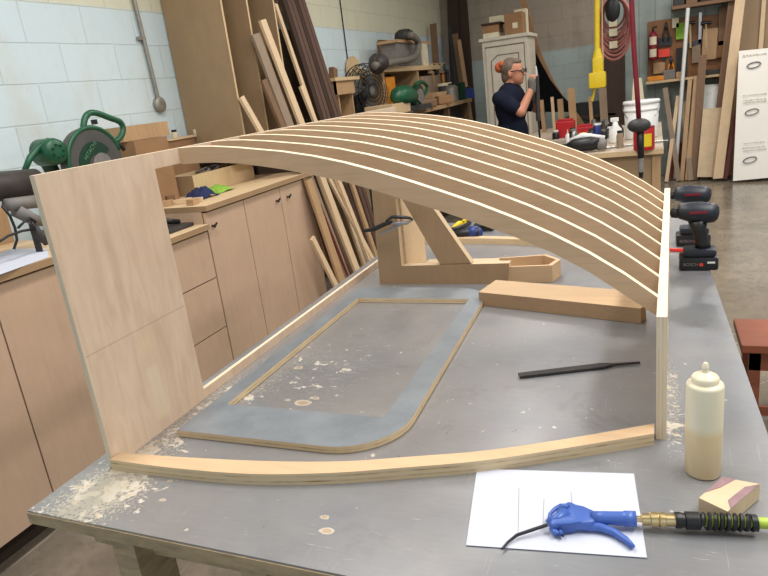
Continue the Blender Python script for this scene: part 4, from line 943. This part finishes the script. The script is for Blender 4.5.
sh_ = MB(); sh_.ell(chest, (.145, .195, .225), Rf); sh_.ell(chest+V((0, 0, -.24)), (.145, .178, .19), Rf); sh_.ell(pel+V((0, 0, .03)), (.152, .19, .11), Rf); sh_.caps(nk+V((0, 0, -.045)), .07, chest, .10)
for a, e in ((shR, elR), (shL, elL)): sh_.caps(a, .074, a.lerp(e, .72), .066)
so = sh_.build('shirt', 'shirt', person); remeshed(so, .012, 4)
so = MB()
so.ell(pel+V((0, 0, -.03)), (.147, .187, .13), Rf)
for s_ in (-1, 1):
    hp = L3(pel, 0, .085*s_, -.05); kn = V((hp.x+.03, hp.y, .50)); an = V((hp.x-.02, hp.y, .10)); so.caps(hp, .098, kn, .074); so.caps(kn, .074, an, .06)
remeshed(so.build('trousers', 'trousers', person), .013, 4)
so = MB()
for s_ in (-1, 1):
    hp = L3(pel, 0, .085*s_, -.05); an = V((hp.x-.02, hp.y, .08)); so.caps(an+V((0, 0, -.02)), .052, an+Fx*.16+V((0, 0, -.035)), .042)
remeshed(so.build('shoes', 'black', person), .012, 3)
so = MB()
hr_ = MB(); hr_.ell(L3(hc, -.03, 0, .035), (.095, .086, .098), Rf, 20, 14); hr_.ell(L3(hc, -.06, 0, -.03), (.06, .07, .08), Rf); hr_.ell(L3(hc, .03, 0, .085), (.05, .06, .035), Rf)
ho_ = hr_.build('hair', 'hair', person); remeshed(ho_, .009, 2)
MB().ell(L3(hc, -.13, -.02, .055), (.042, .045, .048), Rf).ell(L3(hc, -.09, -.04, .08), (.04, .03, .03), Rf).build('hair_wrap', 'hairtie', person, 'all')
gl = MB()
for s_ in (-1, 1):
    gl.tube(arc(L3(hc, .105, .032*s_, .002), Sx, V((0, 0, 1)), .021, 0, 2*math.pi, 12), .0045, 5, False); gl.tube([L3(hc, .10, .055*s_, .008), L3(hc, -.0, .082*s_, .008)], .004, 5)
gl.build('glasses', 'black', person)
for h_ in (haR, haL): remeshed(MB().caps(h_+V((0, 0, -.02)), .037, h_+V((0, 0, .06)), .038).build('glove', 'glove', person), .009, 2)
tl = thing('air_tool', 'dark upright tool with a pale tip in the hands of the person', 'tool', haR+V((.03, .04, -.1)))
MB().tube([haR+V((.035, .06, -.30)), haR+V((.035, .06, .10))], .022).build('tool_body', 'charcoal', tl, True)
MB().tube([haR+V((.035, .06, .10)), haR+V((.035, .06, .15)), haR+V((.035, .06, .19))], [.016, .012, .004]).build('tip', 'alu', tl, True)
MB().tube([haR+V((.035, .06, -.30)), haR+V((.04, .07, -.6)), haR+V((.1, .1, -1.2))], .009).build('cord', 'black', tl, True)

# ================================================================== FAR TABLE and what is on it
ft = thing('assembly_table', 'cluttered plywood table in the background with a pale top', 'table', (-.4, 6.8, 0))
MB().box((-.78, 5.66, .86), (.065, 8.1, .90)).build('table_top', ['tabletop', 'sheet_edge'], ft, fn=ec)
MB().box((-.74, 5.72, .45), (-.02, 8.0, .86)).build('apron_box', 'sheet', ft)
MB().box((-.02, 5.70, 0), (.045, 5.78, .86)).build('leg', 'tan', ft)
for x, y in ((-.76, 5.72), (-.76, 7.95), (-.02, 7.95)): MB().box((x, y, 0), (x+.07, y+.08, .86)).build('leg', 'tan', ft)
t2 = thing('side_table', 'pale low work table holding upright wood stakes behind the person', 'table', (-1.1, 8.2, 0))
MB().box((-1.35, 6.95, .86), (-.785, 8.55, .90)).build('table_top', 'tabletop', t2)
for x, y in ((-1.3, 7.0), (-.88, 7.0), (-1.3, 8.47), (-.88, 8.47)): MB().box((x, y, 0), (x+.05, y+.05, .86)).build('leg', 'tan', t2)
TZ = .9005
SK = [(541.5, 100, 3.4, 8.1, 'first', 'tan'), (552, 97, 2.6, 8.1, 'second', 'pale'), (560, 99, 5, 8.1, 'third', 'tan'), (571, 88, 6.5, 8.0, 'fourth', 'tan'), (590, 97, 3, 8.0, 'fifth', 'tan'), (602.5, 88, 6.5, 8.0, 'sixth', 'grey_board')]
for px, py, wpx, Y, od, m_ in SK:
    a = aY(px, py, Y); w_ = wpx*Y/645; ztop = a.z; 
    tag(MB().bar(V((a.x+.015, Y, TZ)), a, w_, .03, (1, 0, 0)).build('wood_stake', m_), 'upright wooden stake on the background tables, %s from the left' % od, 'stake', 'upright stakes on the background tables')
def onT(px, py): p_ = aZ(px, py, TZ); return p_
# red containers
def rbox(px, py, w_, d_, h_, name, label, mat='red', trim=None, trimmat='yellow'):
    c0 = onT(px, py); t = thing(name, label, 'container', c0); MB().box((c0.x-w_/2, c0.y-d_/2, TZ), (c0.x+w_/2, c0.y+d_/2, TZ+h_), bev=.012).build('container_body', mat, t)
    if trim: MB().box((c0.x-w_*.3, c0.y-d_/2-.002, TZ+h_*.15), (c0.x+w_*.3, c0.y-d_/2, TZ+h_*.45)).build('paper_label', trimmat, t)
    MB().box((c0.x-w_*.4, c0.y-d_*.4, TZ+h_), (c0.x+w_*.4, c0.y+d_*.4, TZ+h_+.02), bev=.004).build('lid', mat, t); return t
rbox(566, 137, .19, .15, .17, 'red_toolbox', 'taller red box at the left end of the cluttered background table')
rbox(585, 136, .17, .14, .10, 'red_toolbox', 'lower red box with yellow label right of the taller red box', 'red', True)
c0 = onT(568, 143); wbt = thing('squeeze_bottle', 'small white nozzle bottle in front of the taller red box', 'bottle', (c0.x, c0.y, TZ)); MB().lathe([(.025, 0), (.025, .07), (.01, .09)], c0).build('bottle_body', 'white', wbt, True); MB().lathe([(.008, .09), (.003, .13)], c0).build('nozzle', 'tag', wbt, True)
# white spray bottle
c0 = onT(615.5, 143); wbt = thing('spray_bottle', 'white spray bottle standing left of the bucket', 'bottle', (c0.x, c0.y, TZ)); MB().lathe([(.055, 0), (.057, .02), (.055, .12), (.025, .16), (.022, .19)], c0).build('bottle_body', 'white', wbt, 'all'); MB().box(c0+V((-.04, -.02, .19)), c0+V((.03, .02, .225)), bev=.006).build('spray_head', 'white', wbt)
# bucket
c0 = onT(643, 140); c0 = V((-.115, 6.55, TZ)); bk = thing('plastic_bucket', 'white plastic bucket on the right end of the background table', 'bucket', c0)
MB().lathe([(.132, 0), (.137, .02), (.150, .31)], c0, seg=32).build('bucket_body', 'white', bk, 'all')
m = MB(); m.lathe([(.151, .25), (.158, .262), (.151, .275)], c0, seg=32); m.lathe([(.154, .31), (.161, .325), (.154, .34)], c0, seg=32); m.build('rim', 'white', bk, 'all')
MB().tube(arc(c0+V((0, -.05, .30)), V((1, 0, 0)), V((0, -.35, -.94)), .157, 0, math.pi, 16), .004, 6).build('bail_handle', 'steel', bk, True)
# red and yellow can in front
c0 = onT(644, 149.5); rc = thing('glue_can', 'red can with a yellow label at the front edge of the background table', 'can', c0)
MB().lathe([(.078, 0), (.08, .005), (.08, .17), (.078, .175)], c0, seg=28).build('can_body', 'red', rc, 'all')
lbp = [(c0.x+.0815*math.sin(math.radians(a_)), c0.y-.0815*math.cos(math.radians(a_))) for a_ in range(-5, 46, 10)]
m = MB()
m.strip([(x, y, TZ+.13) for x, y in lbp], [(x, y, TZ+.03) for x, y in lbp], (0, -.001, 0)); m.build('can_label', 'yellow', rc)
MB().lathe([(.081, .175), (.081, .182)], c0, seg=28).build('rim', 'maroon', rc, True)
# black & grey power tool lying
c0 = onT(582, 151); pt = thing('power_sander', 'black and white power tool lying at the front of the background table', 'power tool', (-.53, 5.82, TZ))
xa, xb = aY(567, 146, 5.82).x, aY(607, 142, 5.82).x
MB().tube([(xa, 5.8, TZ+.055), (xa+.06, 5.8, TZ+.065), (xa+.2, 5.8, TZ+.07), (xb-.06, 5.8, TZ+.065)], [.03, .055, .06, .045], 14).build('motor_housing', 'black', pt, 'all')
MB().tube([(xb-.07, 5.8, TZ+.06), (xb, 5.8, TZ+.05)], [.05, .04], 14).build('gear_head', 'grey', pt, 'all')
MB().tube([(xa+.02, 5.87, TZ+.1), (xa+.13, 5.87, TZ+.13), (xb-.02, 5.87, TZ+.10)], [.02, .03, .02], 10).build('top_cover', 'white', pt, 'all')
tag(MB().tube([onT(605, 149.5)+V((0, 0, .012)), onT(668, 142)+V((0, 0, .012))], .008, 8).build('metal_rod', 'steel', None, True), 'thin bright metal rod lying along the background table', 'rod')
# small clutter
random.seed(11)
cl_ = [(594, 132, 'black'), (600, 135, 'charcoal'), (606, 131, 'grey'), (610, 137, 'white'), (597, 138, 'toolblue'), (604, 141, 'black'), (620, 148, 'grey_board'), (556, 139, 'black'), (574, 146, 'steel'), (573, 141, 'charcoal'), (590, 143, 'grey')]
nm = ['black bottle behind the red boxes', 'dark grey jar behind the metal rod', 'grey jar beside the white spray bottle', 'white jar in front of the grey jar', 'dull blue can right of the lower red box', 'black can in front of the dull blue can', 'brown tub in front of the bucket', 'small black jar at the left edge of the background table', 'small steel tin in front of the two red boxes', 'dark tin between the two red boxes', 'grey tin behind the black power tool']
for k, (px, py, m_) in enumerate(cl_):
    c0 = onT(px, py); r_ = .028+.012*random.random(); hh = .07+.07*random.random()
    t = thing('jar', nm[k], 'jar', c0, 'jars and tins on the background table')
    MB().lathe([(r_, 0), (r_, hh*.8), (r_*.7, hh)], c0, seg=14).build('jar_body', m_, t, True); MB().lathe([(r_*.75, hh), (r_*.75, hh+.018)], c0, seg=14).build('lid', ['black', 'white', 'grey'][k % 3], t, True)
random.seed(33)
for k in range(12):
    px = 586+k*3.1+random.random()*3; py = 129+random.random()*9; c0 = onT(px, py); r_ = .022+.018*random.random(); hh = .05+.09*random.random()
    t = thing('small_bottle', 'one of the small dark bottles crowded in the middle of the background table', 'bottle', c0, 'small bottles crowding the background table')
    MB().lathe([(r_, 0), (r_, hh*.7), (r_*.5, hh), (r_*.5, hh+.02)], c0, seg=10).build('bottle_body', ['black', 'charcoal', 'grey', 'dksteel', 'brown', 'charcoal'][k % 6], t, True)
# hand saw shaped pale blade behind the bucket
a = aY(630, 80, 7.2)
tag(MB().prism([(a.x-.02, 7.6, TZ), (a.x+.16, 7.6, TZ), (a.x+.10, 7.6, a.z), (a.x+.02, 7.6, a.z)], (0, .02, 0)).build('tapered_board', 'tag'), 'pale tapered board standing behind the white bucket', 'board')

# ================================================================== things hanging from above
yc = thing('drop_light', 'yellow plastic reel box hanging on a thick yellow cord', 'drop outlet', aY(598, 70, 7.4))
Yh = 7.4
MB().tube([V((aY(597, 0, Yh).x, Yh, 3.595)), aY(597, 0, Yh), aY(597, 55, Yh)], .026, 10).build('cord', 'yellow', yc, True)
a, b_ = aY(592.5, 58, Yh), aY(603.5, 76, Yh); MB().box((a.x, Yh-.06, b_.z), (b_.x, Yh+.06, a.z), bev=.02).build('housing', 'yellow', yc, True)
a, b_ = aY(589, 73, Yh), aY(606, 87, Yh); MB().box((a.x, Yh-.08, b_.z), (b_.x, Yh+.08, a.z), bev=.02).build('lower_housing', 'yellow', yc, True)
MB().lathe([(.055, 0), (.03, .10)], aY(597.5, 59, Yh), (0, 0, 1), 12).build('neck', 'yellow', yc, True)
MB().tube([aY(595, 86, Yh), aY(594, 92, Yh), aY(592, 101, Yh)], .012, 8).build('tail_cord', 'yellow', yc, True)
tag(MB().tube([V((aY(602, 0, 7.5).x, 7.5, 3.595)), aY(602, 0, 7.5), aY(602, 40, 7.5), aY(603, 60, 7.5)], .010, 6).build('rope', 'sheet_edge', None, True), 'thin tan rope hanging right beside the yellow cord', 'rope')
# coiled hose
Yk = 8.2
kc = aY(614, 26, Yk); kh = thing('coiled_hose', 'coiled pinkish red air hose with white tags hanging by the yellow cord', 'hose', kc)
m = MB()
for k in range(9):
    ry = .33-.022*k; rx = .185-.008*k; zc = kc.z+.30-ry; m.tube([V((kc.x+.008*math.sin(k*2.1)+rx*math.cos(t_), Yk+.018*k, zc+ry*math.sin(t_))) for t_ in [2*math.pi*i/28 for i in range(29)]], .014, 7, False)
m.build('hose_coil', 'pinkhose', kh, 'all')
MB().tube([V((kc.x, Yk+.06, 3.595)), V((kc.x, Yk+.06, kc.z+.25))], .012).build('hook', 'steel', kh, True)
MB().ell(V((kc.x-.01, Yk-.03, kc.z+.17)), (.08, .04, .14)).build('hanging_strap', 'black', kh, 'all')
for dz in (.03, -.07, -.20): MB().box((kc.x-.05, Yk-.045, kc.z+dz-.035), (kc.x+.035, Yk-.035, kc.z+dz+.04)).build('paper_tag', 'tag', kh)
# brick-coloured dark column with hanging clutter below the coil
a = aY(604, 55, 9.6); tag(MB().box((aY(604, 50, 9.6).x, 9.6, 0), (aY(624, 50, 9.6).x, 9.95, 1.95)).build('timber_post', 'dkbrown'), 'dark rough post against the back wall below the coiled hose', 'post')
# red hanging air hose with black ball
Yr = 4.6
rh = thing('hanging_air_hose', 'dark red air hose hanging from above with a black ball stop and coupler', 'hose', aY(640, 165, Yr))
MB().tube([V((aY(631.5, 0, Yr).x-.02, Yr, 3.595)), aY(631.5, 0, Yr), aY(634, 50, Yr), aY(637, 90, Yr), aY(639, 122, Yr)], .0155, 12).build('red_hose', 'maroon', rh, 'all')
MB().ell(aY(639, 125.5, Yr), (.072, .072, .046)).build('stop_ball', 'charcoal', rh, 'all')
MB().tube([aY(640, 128, Yr), aY(640.5, 145, Yr), aY(641, 158, Yr)], [.024, .022, .02], 12).build('black_sleeve', 'black', rh, 'all')
MB().tube([aY(641, 157, Yr), aY(641, 172, Yr)], .019, 12).build('coupler', 'galv', rh, True)
MB().tube([aY(641, 172, Yr), aY(641, 178, Yr)], [.016, .012], 10).build('coupler_tip', 'black', rh, True)

# ================================================================== back wall right: tool board, shelves, boards
YB = 9.9
tb = thing('tool_board', 'brown wooden tool board with shelf on the back wall', 'tool board', aY(690, 50, YB))
pb = [aY(x, y, 9.96) for x, y in ((648, 22), (660, 20), (740, 12), (740, 78), (648, 80))]
MB().prism(pb, (0, .03, 0)).build('board', 'osb', tb)
a, b_ = aY(646, 82, 9.7), aY(727, 72, 9.7); MB().box((a.x, 9.66, a.z-.03), (b_.x, 9.96, a.z)).build('shelf', 'sheet_edge', tb); SHZ = a.z+.0005
tag(MB().box((aY(672, 4, 9.6).x, 9.6, aY(690, 7, 9.6).z), (aY(737, 0, 9.6).x, 9.99, aY(690, 7, 9.6).z+.04)).build('wall_shelf', 'brown'), 'high brown shelf at the top of the back wall', 'shelf')
zs = aY(690, 7, 9.6).z+.0405
for k, (px, w_, h_, m_) in enumerate(((680, .16, .14, 'charcoal'), (692, .2, .10, 'brown'), (706, .22, .16, 'dkbrown'), (722, .2, .12, 'charcoal'))):
    x_ = aY(px, 3, 9.7).x; tag(MB().box((x_-w_/2, 9.66, zs), (x_+w_/2, 9.85, zs+h_), bev=.01).build('storage_box', m_), '%s box on the high shelf, %s from the left' % (('dark grey', 'brown', 'dark brown', 'charcoal')[k], ordn[k]), 'box', 'boxes on the high shelf')
# fire extinguisher
c0 = aY(653, 62, 9.85); fe = thing('fire_extinguisher', 'dark red fire extinguisher with white label at the left of the tool board', 'fire extinguisher', c0)
c1 = V((c0.x, 9.84, c0.z+.02)); hh = aY(653, 32, 9.85).z-c1.z
MB().lathe([(.05, 0), (.058, .02), (.058, hh*.85), (.03, hh)], c1, seg=20).build('cylinder', 'maroon', fe, 'all')
MB().tube([c1+V((0, 0, hh)), c1+V((0, 0, hh+.05)), c1+V((.05, 0, hh+.06))], .014).build('valve', 'black', fe, True)
for dz in (.55, .12):
    m = MB(); m.strip([(c1.x+.0595*math.sin(math.radians(a_)), c1.y-.0595*math.cos(math.radians(a_)), c1.z+hh*(dz+.28)) for a_ in range(-45, 46, 15)], [(c1.x+.0595*math.sin(math.radians(a_)), c1.y-.0595*math.cos(math.radians(a_)), c1.z+hh*dz) for a_ in range(-45, 46, 15)], (0, -.001, 0)); m.build('paper_label', 'tag', fe)
# wall tools
def wtool(px, py, w_, h_, mat, name, label, cat='tool', Y=9.94, d_=.05, rot=0, extra=None):
    c0 = aY(px, py, Y); c0.y = Y; t = thing(name, label, cat, c0)
    m = MB(); sd_ = V((math.cos(rot), 0, math.sin(rot))); up_ = V((-math.sin(rot), 0, math.cos(rot)))
    m.bar(c0-up_*h_/2, c0+up_*h_/2, w_, d_, sd_); m.build('tool_body', mat, t)
    if extra: m = MB(); m.bar(c0-up_*h_*.95, c0-up_*h_*.5, w_*.35, d_*.6, sd_); m.build('handle', extra, t)
    return t
wtool(675.5, 23, .08, .12, 'tag', 'paper_note', 'small white note pinned near the top of the tool board', 'note')
wtool(681, 31, .12, .20, 'lime', 'work_vest', 'bright green folded item hanging on the tool board', 'safety vest')
wtool(663, 42, .22, .11, 'black', 'tape_measure', 'black rectangular tool hanging beside the fire extinguisher', 'tool', extra=None)
wtool(664, 53, .14, .10, 'redpencil', 'red_hand_tool', 'red tool hanging below the black rectangular tool', 'tool', extra='black')
wtool(680, 62, .09, .36, 'black', 'hand_saw', 'tall black tool hanging at the middle of the tool board', 'tool')
wtool(686, 64, .035, .32, 'charcoal', 'chisel', 'narrow dark tool hanging right of the tall black tool', 'tool')
wtool(700, 28, .035, .38, 'steel', 'steel_rule', 'bright steel bar hanging at the centre right of the tool board', 'tool')
wtool(696, 43, .20, .06, 'dksteel', 'bar_clamp', 'dark horizontal clamp hanging below the steel bar', 'clamp', rot=.2, extra='charcoal')
wtool(696, 54, .10, .22, 'grey_board', 'trowel', 'grey-brown triangular tool hanging below the dark clamp', 'tool')
wtool(709.5, 44, .17, .38, 'tan', 'wooden_template', 'large tan rectangular template hanging on the tool board', 'template', Y=9.92, rot=-.04)
wtool(724, 26, .13, .46, 'brown', 'wooden_template', 'long brown template hanging at the top right of the tool board', 'template', Y=9.93)
wtool(722, 49, .17, .20, 'osb', 'wooden_template', 'short brown template hanging below the long one', 'template', Y=9.93)
wtool(659, 68, .14, .14, 'tan', 'sanding_disc', 'tan disc pad above the shelf at the left of the tool board', 'tool')
for px, py, m_, lb in ((666, 30, 'charcoal', 'small dark pliers hanging at the top left of the tool board'), (671, 64, 'orange', 'orange handled pliers hanging at the centre of the tool board')):
    c0 = aY(px, py, 9.90); t = thing('pliers', lb, 'pliers', c0)
    m = MB()
    for s_ in (-1, 1): m.tube([c0+V((.012*s_, 0, .02)), c0+V((.035*s_, 0, -.05)), c0+V((.03*s_, 0, -.14))], .011, 8)
    m.build('handles', m_, t, 'all'); MB().tube([c0+V((0, 0, .0)), c0+V((0, 0, .05)), c0+V((0, 0, .10))], [.022, .02, .008], 8).build('jaws', 'dksteel', t, 'all')
for px, lb in ((690, 'long handled hammer hanging left of the bright steel bar'), (706, 'long handled hammer hanging right of the bright steel bar')):
    c0 = aY(px, 27, 9.90); t = thing('hammer', lb, 'hammer', c0); MB().tube([c0+V((0, 0, .05)), c0+V((.01, 0, -.26))], .013, 8).build('handle', 'sheet_edge', t, True); MB().tube([c0+V((-.06, 0, .05)), c0+V((.06, 0, .05))], [.024, .018], 10).build('hammer_head', 'dksteel', t, True)
# on the board's shelf
for px, w_, h_, m_, nm_, lb in ((656, .22, .06, 'orange', 'orange_level', 'orange and black tool at the left end of the tool shelf'), (669, .15, .12, 'grey', 'tool_case', 'grey rounded tool on the tool shelf'), (680, .1, .08, 'tan', 'wood_block', 'small tan block on the tool shelf'), (715, .3, .06, 'charcoal', 'tool_case', 'dark flat case at the right end of the tool shelf')):
    x_ = aY(px, 78, 9.75).x; tag(MB().box((x_-w_/2, 9.70, SHZ), (x_+w_/2, 9.85, SHZ+h_), bev=.012).build(nm_, m_), lb, 'tool')

# white pole
a, b_ = aY(688, 8, 9.62), aY(676, 166, 9.5); d_ = b_-a; bb = a+d_*((a.z-.01)/(a.z-b_.z))
tag(MB().tube([bb, a], .024, 12).build('white_pole', 'white', None, True), 'tall pale metal pole leaning in front of the tool board', 'pole')
# lumber under the shelf
LR = [(665, 88, 678, 176, 'grey_board', .06, 'grey-brown strip leaning leftmost below the tool shelf'), (678, 96, 668, 170, 'pale', .045, 'pale strip leaning right of the grey-brown one'), (683, 102, 690, 172, 'grey_board', .06, 'dark strip behind the pale metal pole'), (697, 76, 688, 178, 'tan', .07, 'tan board leaning right of the pale metal pole'), (703, 55, 694, 178, 'brown', .09, 'brown board leaning below the hanging clamp'), (690, 80, 682, 176, 'tan', .05, 'slim tan board leaning just behind the pole')]
for px0, py0, px1, py1, m_, w_, lb in LR:
    Y0, Y1 = 9.62, 9.35; a, b_ = aY(px0, py0, Y0), aY(px1, py1, Y1); d_ = b_-a; bb = a+d_*((a.z-.01)/(a.z-b_.z))
    tag(MB().bar(bb, a, w_, .03, (1, 0, 0)).build('lumber_board', m_), lb, 'board', 'boards below the tool shelf')
tag(MB().box((aY(668, 150, 9.7).x, 9.66, 0), (aY(700, 150, 9.7).x, 9.9, .45)).build('wooden_crate', 'redwood'), 'reddish brown wooden crate on the floor behind the leaning boards', 'crate')
def leanboard(tl_, tr_, br_, bl_, Yt_, Yb_, mat, name, label, cat='board', th=.02):
    P_ = [aY(*tl_, Yt_), aY(*tr_, Yt_), aY(*br_, Yb_), aY(*bl_, Yb_)]
    dz = min(P_[2].z, P_[3].z); 
    for i in (2, 3): P_[i].z = max(P_[i].z, .01)
    return tag(MB().prism(P_, (0, th, 0)).build(name, mat), label, cat)
leanboard((704, 85), (730, 83), (727, 177), (700, 178), 9.75, 9.5, 'plasticbag', 'plastic_wrapped_sheet', 'glossy translucent white plastic wrapped sheet leaning at the back wall', 'wrapped sheet')
leanboard((703, 109), (727, 107), (723, 177), (697, 177), 9.45, 9.25, 'birch_tan', 'short_board', 'short wide tan board leaning in front of the plastic wrapped sheet')
leanboard((739, -30), (749, -30), (723, 178), (713, 179), 9.5, 9.12, 'pale', 'tall_board', 'tall narrow tan board leaning left of the white panel', th=.03)
leanboard((732, -30), (739, -30), (713, 176), (708, 176), 9.7, 9.4, 'brown', 'tall_board', 'tall dark board edge leaning behind the narrow tan board')
leanboard((745, -40), (800, -40), (800, 172), (724, 176), 9.85, 9.35, 'sheet', 'large_sheet', 'large brown sheet leaning behind the white panel')
leanboard((765, -40), (769, -40), (758, 120), (753, 120), 9.80, 9.44, 'pale', 'thin_strip', 'thin pale strip leaning on the large brown sheet', th=.012)
leanboard((735, 110), (738, 110), (727, 179), (723, 179), 9.3, 9.14, 'maroonwood', 'thin_strip', 'dark red strip standing left of the white panel')
wpn = thing('laminate_sheet', 'white laminate panel with hand drawn ovals leaning at the right', 'panel', aY(760, 181, 9.05))
P_ = [aY(739, 51, 9.2), aY(830, 42, 9.2), aY(830, 172, 8.98), aY(733, 181, 9.0)]
MB().prism(P_, (0, .018, 0)).build('panel', 'whiteboard', wpn)
m = MB()
def Wp(px, py):
    t_ = (py-51)/130; return aY(px, py, 9.2-.2*t_-.012)
for cx_, cy_ in ((754, 65), (752, 112), (750, 160)):
    for kk in range(2):
        m.tube([Wp(cx_+(7-.6*kk)*math.cos(t_)-.0*kk, cy_+(3-.5*kk)*math.sin(t_)-1.6*math.cos(t_)) for t_ in [2*math.pi*i/20 for i in range(21)]], .0042, 4, False)
m.build('drawn_oval', 'ink', wpn)
random.seed(5); M['faintink'] = plain('faint_ink', S(206, 202, 196), .7)
for y0 in (56, 96, 101, 103.5, 144, 148.5, 151.5):
    x_ = 741+random.random()*3; m = MB()
    while x_ < 764:
        w_ = .6+random.random()*2.2; m.bar(Wp(x_, y0-.1*(x_-740)), Wp(x_+w_, y0-.1*(x_+w_-740)), .012, .003, (0, 0, 1)); x_ += w_+.9
    m.build('printed_line', 'faintink', wpn)

# ================================================================== red stool at right
rs = thing('wooden_stool', 'reddish brown wooden stool standing at the right of the bench', 'stool', (.60, 2.9, 0))
MB().box((.325, 2.745, .415), (.9, 3.05, .45), bev=.004).build('seat', 'redwood', rs)
MB().box((.36, 2.77, .33), (.87, 2.79, .415)).build('apron', 'redwood', rs)
for x, y in ((.36, 2.77), (.83, 2.77), (.36, 2.99), (.83, 2.99)): MB().box((x, y, 0), (x+.04, y+.04, .415)).build('leg', 'redwood', rs)
MB().box((.40, 2.78, .12), (.83, 2.80, .16)).build('stretcher', 'redwood', rs)

# ================================================================== CAMERA, LIGHT
cam = bpy.data.cameras.new('camera'); cam.sensor_width = 36; cam.lens = F/768*36; cam.clip_end = 60
co = bpy.data.objects.new('camera', cam); COL.objects.link(co); co.matrix_world = Matrix.Translation(CAM) @ ROT.to_4x4()
bpy.context.scene.camera = co
def area(name, loc, size, power, col=(1, .965, .925), rot=(0, 0, 0)):
    l = bpy.data.lights.new(name, 'AREA'); l.shape = 'RECTANGLE'; l.size, l.size_y = size; l.energy = power; l.color = col
    o = bpy.data.objects.new(name, l); COL.objects.link(o); o.location = loc; o.rotation_euler = rot; return o
area('ceiling_lamp', (-1.3, 1.6, 3.5), (.3, 2.4), 72)
area('ceiling_lamp', (1.3, 1.6, 3.5), (.3, 2.4), 120)
area('ceiling_lamp', (-1.0, 5.0, 3.5), (.3, 2.4), 66)
area('ceiling_lamp', (1.6, 5.2, 3.5), (.3, 2.4), 76)
area('ceiling_lamp', (.2, 8.2, 3.5), (1.4, .3), 36)
area('ceiling_lamp', (2.2, 7.8, 3.5), (1.0, 1.0), 36)
w = bpy.data.worlds.new('world'); bpy.context.scene.world = w; w.use_nodes = True
bg = w.node_tree.nodes['Background']; bg.inputs[0].default_value = (.80, .9, 1.0, 1); bg.inputs[1].default_value = 0.9
vs = bpy.context.scene.view_settings; vs.view_transform = 'Standard'; vs.look = 'None'; vs.exposure = -0.2
